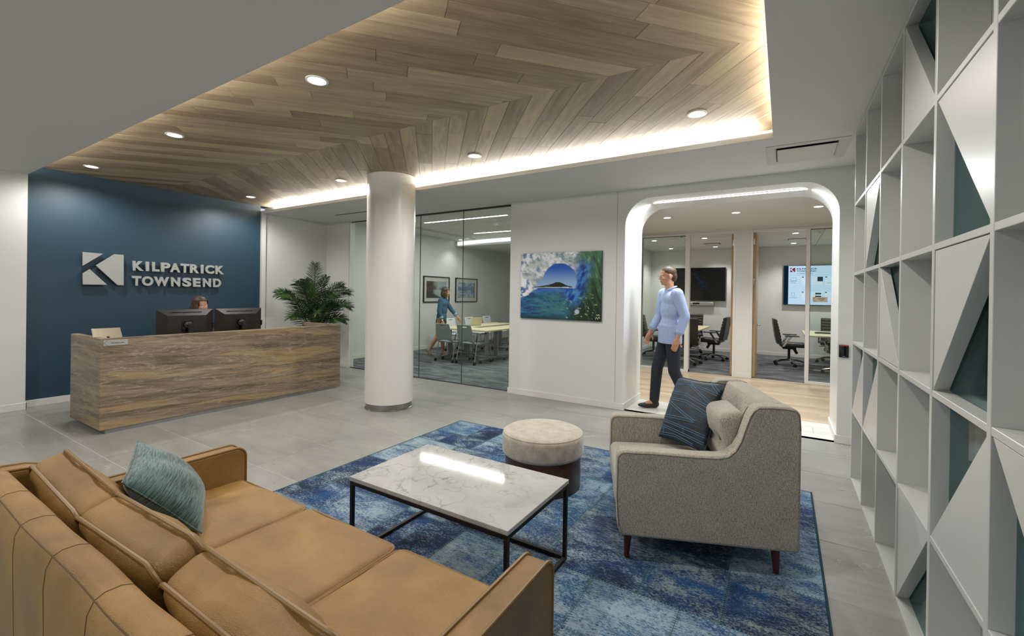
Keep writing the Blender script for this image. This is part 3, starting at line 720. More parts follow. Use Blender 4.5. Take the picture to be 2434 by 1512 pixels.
# ---- monitors on the desk, seen from behind
def make_monitor(label):
    t = thing('computer_monitor', label, 'monitor', group='monitors on the reception desk')
    w, h = .60, .365; zc = .30       # local: x right (as seen from the back), y towards viewer (back side = -y)
    g = G()
    o_ = [(-w/2, h/2), (w/2, h/2), (w/2, -h/2), (-w/2, -h/2)]; i_ = [(-w/2+.095, h/2-.075), (w/2-.095, h/2-.075), (w/2-.095, -h/2+.03), (-w/2+.095, -h/2+.03)]
    vs = [(x, .0, z+zc) for x, z in o_] + [(x, -.018, z+zc) for x, z in o_] + [(x, -.062, z+zc) for x, z in i_]
    fs = [(0, 1, 2, 3)] + [(k, (k+1) % 4, 4+(k+1) % 4, 4+k) for k in range(4)] + [(4+k, 4+(k+1) % 4, 8+(k+1) % 4, 8+k) for k in range(4)] + [(8, 9, 10, 11)]
    g.add(vs, fs); obj('housing', g, MAT['black_plastic'], t, bevel=.003)
    obj('screen', G().box(-w/2+.012, w/2-.012, .0005, .003, zc-h/2+.02, zc+h/2-.012), MAT['black_gloss'], t)
    obj('mount_plate', G().box(-.062, .062, -.07, -.062, zc-.09, zc+.04), MAT['black_gloss'], t, bevel=.004)
    gk = G().ell((0, -.082, zc-.005), (.05, .03, .045)).box(-.01, .055, -.115, -.075, zc-.05, zc+.01)
    obj('mount_knuckle', gk, MAT['black_plastic'], t, smooth=True)
    obj('neck', G().cyl((.022, -.095, .012), (.022, -.095, zc-.02), .034), MAT['black_plastic'], t, smooth=True)
    obj('foot', G().rbox((.0, -.06, .008), (.26, .2, .016), .007, 3, 2), MAT['black_plastic'], t, smooth=True)
    obj('side_button_pod', G().box(w/2-.005, w/2+.012, -.03, -.005, zc-.06, zc+.01), MAT['black_plastic'], t, bevel=.003)
    gv = G()
    for k in range(16): gv.box(-.17+k*.021, -.158+k*.021, -.046, -.0385, zc+h/2-.042, zc+h/2-.030)
    o = obj('vent_slots', gv, MAT['vent_dark'], t); o['kind'] = 'stuff'
    return t
mon = make_monitor('left of the two black monitors on the desk, in front of the receptionist')
mon.location = (-6.28, 2.535, .742); mon.rotation_euler = (0, 0, PI/2)
dup(mon, (-6.30, 3.165, .742), PI/2+.03, 'right of the two black monitors on the desk, nearer the palm')

# ---- tablet on a stand behind the desk rim
tb = thing('tablet', 'tan-backed tablet propped up on the near end of the desk', 'tablet', (-6.08, 1.745, .742))
g = G().rbox((0, 0, 0), (.235, .165, .008), .004, 2, 2); M4 = Matrix.Translation((0, 0, .235)) @ Matrix.Rotation(PI/2, 4, 'Z') @ Matrix.Rotation(math.radians(55), 4, 'X')
obj('tablet_body', g.xf(M4), MAT['tablet_edge'], tb); g = G().rbox((0, 0, .0045), (.231, .161, .003), .0012, 1, 1)
obj('tablet_case', g.xf(M4), MAT['tablet_back'], tb)
obj('stand_arm', G().tube([(.0, 0, .012), (.03, 0, .1), (.02, 0, .22)], .012, 10), MAT['black_plastic'], tb, smooth=True)
obj('stand_foot', G().lathe([(.0, 0), (.07, 0), (.07, .008), (.02, .016), (0, .016)], 24), MAT['black_plastic'], tb, smooth=True)

# ---- name plate
npt = thing('name_plate', 'small grey name plate with an angle mark on the desk front', 'sign', (DX, 1.731, .888))
obj('plate', G().box(.0, .007, -.096, .096, 0, .057), MAT['plate'], npt, bevel=.001)
me = text_mesh('Norma Loza', .105, .016, .0012, .01); o = obj('lettering', me, MAT['plate_ink'], npt); o.location = (.0068, -.040, .020); o.rotation_euler = ROT_PX
g = G().tube([(.0075, -.065, .054), (.0075, -.091, .029), (.0075, -.065, .003)], .0013, 6); obj('angle_mark', g, MAT['plate_ink'], npt)

# ---- column
CX, CY, CR = -4.335, 4.04, .302
cl = thing('column', 'round white column with a brushed steel base ring', 'column', (CX, CY, 0))
obj('shaft', G().lathe([(0, .075), (CR-.004, .075), (CR, .079), (CR, ZW-.001), (0, ZW-.001)], 96, close=False), MAT['column_paint'], cl, smooth=True)
obj('base_ring', G().lathe([(CR-.014, 0), (CR-.014, .075), (0, .075)], 96, close=False), MAT['steel'], cl, smooth=True)
obj('base_flange', G().lathe([(CR-.004, 0), (CR-.004, .006), (CR-.016, .012)], 96, close=False), MAT['steel'], cl, smooth=True)
a = math.radians(218); px, py = math.cos(a), math.sin(a)
obj('seam', G().tube([(px*(CR-.001), py*(CR-.001), .08), (px*(CR-.001), py*(CR-.001), ZW-.002)], .0028, 6), MAT['seam_grey'], cl)
obj('base_seam', G().tube([(px*(CR-.015), py*(CR-.015), .0), (px*(CR-.015), py*(CR-.015), .075)], .003, 6), MAT['dark_grey'], cl)

# ---- coloured-vertex prints
def vnoise(x, y, s, seed=0, oct=4):
    out = np.zeros_like(x); amp = 1.0; tot = 0
    for k in range(oct):
        rs = np.random.RandomState(seed*17+k); n = 64; T = rs.rand(n, n)
        X, Y = x*s, y*s; xi, yi = np.floor(X).astype(int), np.floor(Y).astype(int); fx, fy = X-xi, Y-yi
        fx, fy = fx*fx*(3-2*fx), fy*fy*(3-2*fy)
        t = lambda a, b: T[a % n, b % n]
        out += amp*((t(xi, yi)*(1-fx)+t(xi+1, yi)*fx)*(1-fy)+(t(xi, yi+1)*(1-fx)+t(xi+1, yi+1)*fx)*fy); tot += amp
        amp *= .55; s *= 2.05
    return out/tot
def hexarr(h): return np.array(lin(h)[:3])
def lerp(a, b, t): return a*(1-t[..., None]) + b*t[..., None]
def sst(a, b, x): t = np.clip((x-a)/(b-a), 0, 1); return t*t*(3-2*t)
def print_plane(name, w, h, nx, ny, fn, parent, mat=None):
    u, v = np.meshgrid(np.linspace(0, 1, nx), np.linspace(0, 1, ny), indexing='ij')
    col = np.clip(fn(u, v), 0, 1); vs = np.stack([(u-.5)*w, np.zeros_like(u), v*h], -1).reshape(-1, 3)
    idx = np.arange(nx*ny).reshape(nx, ny); fs = np.stack([idx[:-1, :-1], idx[1:, :-1], idx[1:, 1:], idx[:-1, 1:]], -1).reshape(-1, 4)
    me = bpy.data.meshes.new(name); me.from_pydata(vs.tolist(), [], fs.tolist()); me.update()
    ca = me.color_attributes.new('Col', 'FLOAT_COLOR', 'POINT'); rgba = np.ones((nx*ny, 4), np.float32); rgba[:, :3] = col.reshape(-1, 3)
    ca.data.foreach_set('color', rgba.ravel()); return obj(name, me, mat or MAT['print'], parent)
def wave_picture(u, v):
    n1 = vnoise(u, v, 6, 1, 5); n2 = vnoise(u, v, 22, 2, 4); n3 = vnoise(u+.3*v, v*.6, 40, 3, 3)
    # right wall of green water with streaks running up the curl
    streak = vnoise(u*1.6+.35*v, v*.35, 26, 4, 4)
    green = lerp(hexarr('#10301c'), hexarr('#44724f'), sst(.25, .8, streak*.8 + (v-.5)*.5 + .1))
    green = lerp(green, hexarr('#93b088'), sst(.62, .8, streak)*sst(.35, .9, v)*.7)
    green = lerp(green, hexarr('#101306'), sst(.05, .55, (u-.72)*1.5 - v*.55 + .12*n1)*.92)
    img = green
    # blue body of the wave
    bl = lerp(hexarr('#0d2f8a'), hexarr('#3f86c8'), sst(.35, .75, vnoise(u-.5*v, v*.4+u*.3, 24, 5, 4)))
    d_blue = np.abs((u-.66) - (v-.46)*.22); img = lerp(img, bl, sst(.22, .07, d_blue)*sst(.12, .35, v)*sst(.95, .72, v))
    # face of the water in the foreground
    water = lerp(hexarr('#123a70'), hexarr('#2f7aa0'), sst(.3, .7, vnoise(u*.6, v*2.2+.12*u, 15, 6, 4)))
    water = lerp(water, hexarr('#3f7478'), .8*sst(.30, .0, np.hypot((u-.45)*1.0, (v-.22)*1.6)-.12)*sst(.3, .6, n2+.1))
    water = lerp(water, hexarr('#14343a'), sst(.16, .0, v + .05*n1))
    wm = sst(.66, .52, u + .25*(v-.3) + .06*(n1-.5))*sst(.495, .47, v)
    img = lerp(img, water, wm)
    # the eye of the wave: sky, island and sea
    e = ((u-.505)/.205)**2 + ((v-.575)/.255)**2 + .12*(n2-.5)
    left = .14+1.12*np.clip(v-.47, 0, .25) + .05*(n2-.5)
    tail = sst(.0, .015, u-left)*(v < .70)*(u < .5)*(v > .465)
    eye = np.maximum(sst(1.06, .98, e)*(v > .465), tail)
    sky = lerp(hexarr('#8fb2d8'), hexarr('#1f55b4'), sst(.48, .80, v))
    hill = .487 + .066*np.exp(-((u-.49)/.095)**2) + .016*np.exp(-((u-.34)/.10)**2) + .006*n3
    hm = ((v < hill) & (v > .480) & (u > .18) & (u < .66)).astype(float); sky = lerp(sky, lerp(hexarr('#1c2412'), hexarr('#5a5a38'), sst(.45, .2, u)), hm)
    sm = ((np.abs(v-.474-.02*(u-.45)) < .009) & (u < .62)).astype(float); sky = lerp(sky, hexarr('#d8dade'), sm*.9)
    img = lerp(img, sky, eye)
    sea = lerp(hexarr('#1c4a98'), hexarr('#3f78bc'), sst(.3, .7, vnoise(u*.5, v*2.5, 18, 7, 3)))
    img = lerp(img, sea, sst(.38, .46, v + .03*(n1-.5))*sst(.480, .466, v)*sst(.64, .54, u)*(u > .1))
    # white foam lip at upper left
    fm = sst(-.015, .03, v - np.clip(.28+.85*u, 0, 2) + .10*(n1-.5) + .05*(n2-.5))*(u < .30)
    fm = np.maximum(fm, ((v > .60) & (u < .66)).astype(float)*sst(1.0, 1.1, e)*sst(.01, -.01, u-left+.0*(u > .3))*(u < .42))
    fm = np.maximum(fm, ((v > .60) & (u >= .36)).astype(float)*sst(1.02, 1.12, e))
    fm *= sst(.80, .66, u + .12*(n1-.5) + .12*(1-v))*(1-eye)
    foam = lerp(hexarr('#7f90b0'), hexarr('#e6e8ec'), sst(.30, .62, n2*.6+n3*.45)); foam = lerp(foam, hexarr('#4a66a8'), sst(.16, .0, u + .2*(n1-.5))*sst(.55, .3, n2))
    foam = lerp(foam, hexarr('#6f8c78'), sst(.55, .68, n1)*.45)
    img = lerp(img, foam, fm)
    # spray, bubbles
    img = lerp(img, hexarr('#c8d88a'), sst(.66, .74, vnoise(u*.9+.6*v, v, 34, 9, 2))*sst(.5, .62, u)*sst(.5, .1, v)*.6)
    img = lerp(img, hexarr('#b8c8e0'), sst(.035, .02, np.hypot(u-.72, (v-.125)*.8))*.9)
    # signature
    sgm = (np.abs(v-(.045+.012*np.sin(u*240)+.12*(u-.96))) < .005) & (u > .935) & (u < .985)
    return lerp(img, hexarr('#d8dccf'), sgm.astype(float))
pt = thing('wave_picture', 'frameless photo print of a breaking blue-green wave on the white wall', 'picture', (-2.651, YW, 1.126))
obj('panel', G().box(-.615, .615, -.028, -.006, 0, .932), MAT['black_gloss'], pt)
obj('hanging_rail', G().box(-.5, .5, -.006, 0, .2, .75), MAT['dark_grey'], pt)
pp = print_plane('print', 1.228, .93, 300, 230, wave_picture, pt); pp.location = (0, -.0288, .001)

# ---- ceiling air diffuser
vt = thing('air_diffuser', 'square white ceiling air diffuser with a plaque in the soffit', 'vent', (.155, 4.86, ZC))
h = .297; g = G()
for r0, r1, z0, z1 in ((h, h-.035, -.006, -.006), (h-.035, h-.085, -.006, .012)):
    pass
def ring(g, a, b, za, zb):
    vs = [(-a, -a, za), (a, -a, za), (a, a, za), (-a, a, za), (-b, -b, zb), (b, -b, zb), (b, b, zb), (-b, b, zb)]
    return g.add(vs, [(k, (k+1) % 4, 4+(k+1) % 4, 4+k) for k in range(4)])
g = G(); ring(g, h+.012, h-.03, -.006, -.014); ring(g, h+.012, h+.012, 0, -.006); obj('frame', g, MAT['vent_metal'], vt)
g = G(); ring(g, h-.03, h-.072, -.014, -.001); g.v = [(x, y, z-.0005) for x, y, z in g.v]; obj('inner_cone', g, MAT['vent_metal'], vt)
obj('throat', G().box(-h+.06, h-.06, -h+.06, h-.06, -.003, -.0015), MAT['vent_dark'], vt)
obj('plaque', G().box(-.222, .222, -.228, .228, -.024, -.019), MAT['vent_metal'], vt, bevel=.002)
for sx in (-1, 1):
    for sy in (-1, 1): obj('plaque_hanger', G().cyl((sx*.16, sy*.17, -.019), (sx*.16, sy*.17, -.003), .006, seg=8), MAT['steel'], vt)

# ---- card reader
rd = thing('card_reader', 'small black card reader with a red light beside the portal', 'card reader', (.529, YW, .878))
obj('body', G().rbox((0, -.012, .063), (.080, .024, .126), .006, 3, 2), MAT['black_gloss'], rd, smooth=True)
box('red_light', (-.032, .032, -.0255, -.0235, .116, .123), MAT['red_led'], rd); box('status_mark', (-.010, .010, -.0252, -.0238, .010, .014), MAT['outlet_blue'], rd)

# ---- thermostat and switch by the palm
sw = thing('wall_control', 'white wall control with a small blue screen behind the palm', 'switch', (-7.32, 5.62, 1.05))
obj('plate', G().rbox((0, -.006, .06), (.075, .012, .12), .004, 2, 2), MAT['white_satin'], sw); box('blue_screen', (-.02, .02, -.0135, -.0115, .06, .10), MAT['outlet_blue'], sw)
so = thing('light_switch', 'white light switch plate below the wall control', 'switch', (-7.30, 5.62, .86))
obj('plate', G().rbox((0, -.005, .06), (.075, .010, .12), .003, 2, 2), MAT['white_satin'], so); box('rocker', (-.014, .014, -.0125, -.0095, .035, .085), MAT['baseboard_paint'], so)

# ---- downlights
DLM = {}
def downlight(name, label, x, y, z, watts, r=.062, group=None, angle=164, blend=.6, col=NEUTRAL):
    t = thing(name, label, 'downlight', (x, y, z), group=group)
    if 'a%.3f' % r not in DLM:
        DLM['a%.3f' % r] = G().lathe([(r+.014, 0), (r+.014, -.004), (r, -.006), (r-.008, .0), (r-.008, .004)], 32, close=False).mesh('trim'); finish(DLM['a%.3f' % r], True); DLM['a%.3f' % r].materials.append(MAT['white_satin'])
        DLM['b%.3f' % r] = G().lathe([(0, -.0005), (r-.008, -.0005), (r-.008, -.004), (0, -.004)], 32, close=False).mesh('lens'); DLM['b%.3f' % r].materials.append(MAT['lens'])
    obj('trim_ring', DLM['a%.3f' % r], None, t); obj('lens', DLM['b%.3f' % r], None, t)
    d = bpy.data.lights.new('downlight_lamp', 'SPOT'); d.energy = watts; d.spot_size = math.radians(angle); d.spot_blend = blend; d.shadow_soft_size = .05; d.color = col
    o = bpy.data.objects.new('downlight_lamp', d); COL.objects.link(o); o.parent = t; o.location = (0, 0, -.05); o['kind'] = 'helper'
    return t
ND = 'round downlight in the wood ceiling, '
for lb, x, y in ((ND+'upper left of the column, largest of all', -2.816, 1.918), (ND+'second of the left row, above the desk', -5.011, 1.914), (ND+'left row, closest to the blue wall', -7.222, 1.906),
                 (ND+'right row, nearest the shelving corner', -.617, 3.81), (ND+'right row, just right of the column', -2.851, 3.82), (ND+'right row, just left of the column', -5.048, 3.81), (ND+'right row, at the blue wall corner', -7.227, 3.79)):
    downlight('downlight', lb, x, y, ZW, 67*DOWN_W, group='downlights in the wood ceiling')
downlight('downlight', 'round downlight in the wood ceiling, added out of view to light the coffee table', -.617, 1.918, ZW, 67*DOWN_W, group='downlights in the wood ceiling')  # unseen repeat of the row, added to light the table
for lb, x, y in (('first', -1.3, -.7), ('second', -3.5, -.7), ('third', -5.7, -.7)):  # unseen fixtures added to throw light on the sofa
    downlight('downlight', 'unseen round downlight added in the soffit behind the camera to light the sofa, %s from the shelving' % lb, x, y, ZC, 67*DOWN_W, group='added soffit downlights behind the camera')

# ---- potted palm
pl_ = thing('potted_palm', 'green palm in a pot standing behind the end of the reception desk', 'plant', (-7.0, 4.77, 0))
obj('pot', G().lathe([(0, 0), (.13, 0), (.17, .34), (.175, .36), (.16, .36), (.155, .32), (0, .32)], 32, close=False), MAT['pot_grey'], pl_, smooth=True)
obj('soil', G().lathe([(0, .315), (.156, .315), (.156, .33), (0, .335)], 24, close=False), MAT['soil'], pl_)
random.seed(5)
def frond(base, tip, mid, nl=28, ll=.23, width=.014):
    g = G(); B, T, Mi = Vector(base), Vector(tip), Vector(mid)
    P = lambda t: B*(1-t)**2 + Mi*2*t*(1-t) + T*t*t
    N_ = 18; pts = [P(i/N_) for i in range(N_+1)]
    g.tube(pts, [.008*(1-.8*i/N_)+.0015 for i in range(N_+1)], 6)
    for k in range(nl):
        t = .22 + .78*(k+.5)/nl; p = P(t); tg = (P(min(1, t+.02))-P(t-.02)).normalized()
        side = tg.cross(Vector((0, 0, 1))); side = side.normalized() if side.length > .25 else tg.cross(Vector((1, 0, 0))).normalized()
        up = side.cross(tg).normalized()
        L = ll*(math.sin(PI*(.12+.80*t))**.7)*(.9+.2*random.random())
        for s, lift in ((-1, .75), (1, .75), (-1, -.45), (1, -.45)):
            fw = .45+.55*t
            d = (side*s*.75 + tg*fw + up*(lift+random.uniform(-.15, .15))).normalized(); w = tg.cross(d).normalized()
            w = (w.cross(d)).normalized()*width
            q = [p]; drop = Vector((0, 0, -1))
            for a_ in (.35, .7, 1.0): q.append(p + d*L*a_ + drop*L*.16*a_*a_)
            vs = []
            for pp_, ww in zip(q, (.4, 1.0, .7, .05)): vs += [pp_ - w*ww*.5, pp_ + up*.002, pp_ + w*ww*.5]
            g.add(vs, [(0, 3, 4, 1), (1, 4, 5, 2), (3, 6, 7, 4), (4, 7, 8, 5), (6, 9, 10, 7), (7, 10, 11, 8)])
    return g
FR = [((0, .0, 1.20), (.02, .0, 1.95), (.0, .0, 1.6)), ((0, .0, 1.1), (.10, -.40, 1.60), (.05, -.15, 1.60)), ((0, 0, 1.0), (.15, -.70, 1.40), (.05, -.35, 1.52)),
      ((0, 0, .9), (.25, -.60, 1.05), (.1, -.3, 1.22)), ((0, 0, 1.1), (.1, .52, 1.58), (.02, .2, 1.62)), ((0, 0, 1.0), (.12, .66, 1.45), (.05, .3, 1.58)),
      ((0, 0, .95), (.22, .60, 1.18), (.1, .33, 1.42)), ((0, 0, .85), (.25, .46, .95), (.12, .22, 1.12)), ((0, 0, 1.1), (-.42, .10, 1.62), (-.2, 0, 1.6)),
      ((0, 0, 1.0), (.48, .05, 1.40), (.22, 0, 1.55)), ((0, 0, .9), (.42, -.22, 1.10), (.2, -.1, 1.28)), ((0, 0, 1.0), (-.4, -.45, 1.42), (-.2, -.2, 1.52)), ((0, 0, .9), (.3, .25, 1.2), (.15, .1, 1.35)),
      ((0, 0, 1.05), (.12, .16, 1.72), (.04, .05, 1.5)), ((0, 0, 1.0), (.05, -.2, 1.66), (.02, -.06, 1.45))]
for b, tp, md in FR:
    b = (b[0], b[1], .62)
    o = obj('frond', frond(b, tp, md), MAT['leaf'], pl_)
gs = G()
for a_ in range(6):
    an = a_*1.05; gs.tube([(.05*math.cos(an), .05*math.sin(an), .32), (.02*math.cos(an), .02*math.sin(an), .7)], [.016, .009], 8)
obj('stems', gs, MAT['palm_stem'], pl_, smooth=True)

# ================================================================== LOUNGE
RZ = .012      # rug thickness
# ---- patchwork rug
RX0, RX1, RY0, RY1 = -3.145, .205, .90, 4.02
rg = thing('patchwork_rug', 'blue overdyed patchwork rug under the coffee table and armchair', 'rug', ((RX0+RX1)/2, (RY0+RY1)/2, 0))
wobj('rug_backing', G().box(RX0, RX1, RY0, RY1, 0, .005), MAT['rug_binding'], rg)
random.seed(21); patches = []
def split(x0, x1, y0, y1):
    w, d = x1-x0, y1-y0
    if (w < .62 and d < .55) or (w*d < .16): patches.append((x0, x1, y0, y1)); return
    if w/.62 > d/.5: c = x0+w*random.uniform(.36, .64); split(x0, c, y0, y1); split(c, x1, y0, y1)
    else: c = y0+d*random.uniform(.36, .64); split(x0, x1, y0, c); split(x0, x1, c, y1)
split(RX0+.012, RX1-.012, RY0+.012, RY1-.012)
gst = G()
for x0, x1, y0, y1 in patches:
    w, d = x1-x0, y1-y0
    o = obj('patch', G().box(-w/2+.001, w/2-.001, -d/2+.001, d/2-.001, .005, RZ-.0008), MAT['rug'], rg); o.location = Vector(((x0+x1)/2, (y0+y1)/2, 0)) - Vector(rg.location)
    n = int(w/.016)
    for k in range(n): x = x0+w*(k+.5)/n; gst.add([(x-.0028, y0-.013, RZ), (x+.0028, y0-.013, RZ), (x+.0058, y0+.013, RZ), (x+.0002, y0+.013, RZ)], [(0, 1, 2, 3)])
    n = int(d/.016)
    for k in range(n): y = y0+d*(k+.5)/n; gst.add([(x0-.013, y-.0028, RZ), (x0+.013, y+.0002, RZ), (x0+.013, y+.0058, RZ), (x0-.013, y+.0028, RZ)], [(0, 1, 2, 3)])
o = wobj('stitching', gst, MAT['rug_thread'], rg); o['kind'] = 'stuff'
g = G()
wobj('binding', G().tube([(RX0+.004, RY0+.004, .006), (RX1-.004, RY0+.004, .006), (RX1-.004, RY1-.004, .006), (RX0+.004, RY1-.004, .006)], .006, 8, closed=True), MAT['rug_binding'], rg)

# ---- coffee table
tx0, tx1, ty0, ty1, tz = -2.03, -.995, 1.61, 2.245, .452
ct = thing('coffee_table', 'white marble coffee table on a thin black metal frame', 'table', ((tx0+tx1)/2, (ty0+ty1)/2, RZ))
wobj('marble_top', G().box(tx0, tx1, ty0, ty1, tz-.022, tz), MAT['marble'], ct, bevel=.0025)
b = .020
for x in (tx0+.004, tx1-.004-b):
    for y in (ty0+.004, ty1-.004-b): wobj('leg', G().box(x, x+b, y, y+b, RZ, tz-.045), MAT['black_metal'], ct, bevel=.001, seg=1)
for y in (ty0+.004, ty1-.004-b):
    wobj('top_rail', G().box(tx0+.004, tx1-.004, y, y+b, tz-.045, tz-.026), MAT['black_metal'], ct, bevel=.001, seg=1)
for y in (ty1-.004-b,):
    wobj('foot_rail', G().box(tx0+.004+b, tx1-.004-b, y, y+b, RZ, RZ+b), MAT['black_metal'], ct, bevel=.001, seg=1)
for x in (tx0+.004, tx1-.004-b):
    wobj('top_rail', G().box(x, x+b, ty0+.004+b, ty1-.004-b, tz-.045, tz-.026), MAT['black_metal'], ct, bevel=.001, seg=1)
    wobj('foot_rail', G().box(x, x+b, ty0+.004+b, ty1-.004-b, RZ, RZ+b), MAT['black_metal'], ct, bevel=.001, seg=1)
wobj('foot_rail', G().box(tx0+.004+b, tx1-.004-b, ty0+.004, ty0+.004+b, RZ, RZ+b), MAT['black_metal'], ct, bevel=.001, seg=1)

# ---- ottoman
ot = thing('round_ottoman', 'round stool with pale velvet cushion on a dark walnut drum', 'ottoman', (-1.575, 3.045, RZ))
obj('drum', G().lathe([(0, 0), (.288, 0), (.29, .004), (.29, .245), (0, .245)], 64, close=False), MAT['walnut'], ot, smooth=True)
pr_ = [(0, .235), (.26, .235)] + [(.262+.052*math.cos(a), .272+.037*math.sin(a)) for a in [(-90+15*i)*PI/180 for i in range(0, 7)]] + [(.314, .34), (.314, .375)] + [(.262+.052*math.cos(a), .375+.045*math.sin(a)) for a in [15*i*PI/180 for i in range(1, 7)]] + [(.18, .424), (.08, .427), (0, .428)]
obj('cushion', G().lathe(pr_, 64, close=False), MAT['ottoman'], ot, smooth=True, angle=80)
obj('piping', G().tube([(.302*math.cos(2*PI*i/64), .302*math.sin(2*PI*i/64), .404) for i in range(64)], .004, 6, closed=True), MAT['ottoman'], ot, smooth=True)

# ---- armchair (local x: front to back, local y: away from the camera)
ac = thing('armchair', 'oatmeal linen armchair with tapered dark red wood legs', 'armchair', (-.723, 2.429, RZ), math.radians(21.6))
AZ = -RZ
sp = [(-.035, .150), (-.055, .20), (-.066, .36), (-.064, .52)] + [(-.024+.04*math.cos(a), .575+.042*math.sin(a)) for a in [PI-PI/2*i/5 for i in range(6)]] + [(.12, .620), (.36, .618), (.47, .622)] + \
     [(.515, .634), (.552, .668), (.578, .72), (.600, .79), (.618, .845), (.636, .880), (.662, .900), (.72, .904), (.80, .902), (.838, .896), (.860, .872), (.866, .80), (.866, .150)]
for nm, v0, v1 in (('side_panel', -.032, .072), ('side_panel', .708, .812)):
    obj(nm, G().prism([(x, z+AZ) for x, z in sp], v0, v1, 'y'), MAT['linen'], ac, bevel=.016, smooth=True, angle=50, seg=3)
for v in (-.0305, .0705, .7095, .8105):
    cx_, cz_ = .42, .45
    g = G().tube([(x+(cx_-x)*.016, v, z+AZ-.012 if z > .3 else z+AZ) for x, z in sp[1:-1]], .0026, 6); obj('welt_seam', g, MAT['linen_dark'], ac, smooth=True)
obj('back_frame', G().prism([(.60, .27+AZ), (.69, .86+AZ), (.715, .897+AZ), (.80, .900+AZ), (.845, .885+AZ), (.862, .85+AZ), (.862, .15+AZ), (.60, .15+AZ)], .0725, .7075, 'y'), MAT['linen'], ac, bevel=.012, smooth=True, seg=3)
obj('seat_rail', G().rbox((.28, .39, .205+AZ), (.62, .634, .11), .02, 3, 3), MAT['linen'], ac, smooth=True)
obj('seat_cushion', G().rbox((.270, .39, .35+AZ), (.67, .632, .175), .04, 4, 8, crown=.040), MAT['linen'], ac, smooth=True, angle=80)
def tuft(p):
    return p
BM = Matrix.Translation((.612, .39, .630+AZ)) @ Matrix.Rotation(math.radians(-14), 4, 'Y')
g = G().rbox((0, 0, 0), (.135, .62, .41), .045, 5, 14)
def puffy(p):
    x, y, z = p; u, w = y/.31, z/.205
    s_ = -1 if x < 0 else 1
    b_ = .03*max(0, 1-u*u)*max(0, 1-w*w)
    for ty, tz_ in ((-.15, .03), (.15, .03)):
        b_ -= .034*math.exp(-((y-ty)**2+(z-tz_)**2)/.0022) + .014*math.exp(-((z-tz_)**2)/.0006)*max(0, 1-abs(u))
    return (x + (s_*b_ if abs(x) > .02 else 0), y, z)
g.v = [puffy(p) for p in g.v]; g.xf(BM); obj('back_cushion', g, MAT['linen'], ac, smooth=True, angle=80)
gb = G()
for ty in (-.15, .15): gb.ell(BM @ Vector((-.062, ty, .03)), (.008, .014, .014), None, 12, 8)
obj('button', gb, MAT['linen_dark'], ac, smooth=True)
g = G()
for s_ in (-1, 1):
    g.tube([BM @ Vector((-.047, s_*.288, -.18)), BM @ Vector((-.049, s_*.292, .0)), BM @ Vector((-.047, s_*.288, .175))], .0035, 6)
obj('cushion_seam', g, MAT['linen_dark'], ac, smooth=True)
for x, y in ((.0, .02), (.771, .02), (.0, .76), (.771, .76)):
    obj('leg', G().cyl((x, y, 0), (x*.985+.006, y, .155+AZ), .0135, .0235, 20), MAT['leg_wood'], ac, smooth=True)

# ---- pillows
def pillow_z(u, v, t): return t*max(0, (1-abs(u)**2.2)*(1-abs(v)**2.2))**.55
def pillow(w, h, t, n=26, pinch=.06, crease=0.0):
    g = G()
    for s_ in (1, -1):
        def fn(a, b):
            u, v = 2*a-1, 2*b-1
            pu = 1-pinch*(1-v*v)*abs(u)**3; pv = 1-pinch*(1-u*u)*abs(v)**3
            x, y = u*w/2*pu, v*h/2*pv
            z = s_*pillow_z(u, v, t/2)
            z += crease*math.sin(7*u+3*v)*(1-u*u)*(1-v*v)
            return (x, y, z)
        g.grid(fn, n, n)
    return g
def weld(o, d=.0005):
    bm = bmesh.new(); bm.from_mesh(o.data); bmesh.ops.remove_doubles(bm, verts=bm.verts, dist=d); bmesh.ops.recalc_face_normals(bm, faces=bm.faces); bm.to_mesh(o.data); bm.free()
    finish(o.data, True, 80); return o
def frame_matrix(center, right, normal):
    z = Vector(normal).normalized(); x = Vector(right); x = (x - z*x.dot(z)).normalized(); y = z.cross(x)
    M = Matrix.Identity(4)
    for i in range(3): M[i][0], M[i][1], M[i][2], M[i][3] = x[i], y[i], z[i], center[i]
    return M
# navy pillow leaning in the armchair
ca, sa = math.cos(math.radians(21.6)), math.sin(math.radians(21.6))
def chair_w(u, v, z): return Vector((-.723+u*ca-v*sa, 2.429+u*sa+v*ca, z))
def chair_d(u, v, z): return Vector((u*ca-v*sa, u*sa+v*ca, z))
nrm = chair_d(-.807, -.418, .415); rgt = chair_d(.488, -.87, .073)
PM = frame_matrix(chair_w(.440, .535, .715), rgt, nrm)
nv = thing('throw_pillow', 'navy velvet throw pillow with applied line pattern on the armchair', 'pillow')
nv.matrix_world = PM
weld(obj('pillow_body', pillow(.43, .44, .15, 26, .05, .004), MAT['velvet'], nv))
def tape(pts):
    g = G(); W_, H_ = .43, .44
    for off in (-.006, .006):
        path = []
        for (u0, v0), (u1, v1) in zip(pts, pts[1:]):
            dx, dy = (u1-u0), (v1-v0); L = math.hypot(dx, dy); nx_, ny_ = -dy/L*off/.2, dx/L*off/.2
            for k in range(9):
                u, v = u0+dx*k/8+nx_, v0+dy*k/8+ny_; u, v = max(-.97, min(.97, u)), max(-.97, min(.97, v))
                pu = 1-.05*(1-v*v)*abs(u)**3; pv = 1-.05*(1-u*u)*abs(v)**3
                path.append((u*W_/2*pu, v*H_/2*pv, pillow_z(u, v, .075)+.004*math.sin(7*u+3*v)*(1-u*u)*(1-v*v)+.0008))
        g.tube(path, .0024, 5)
    return g
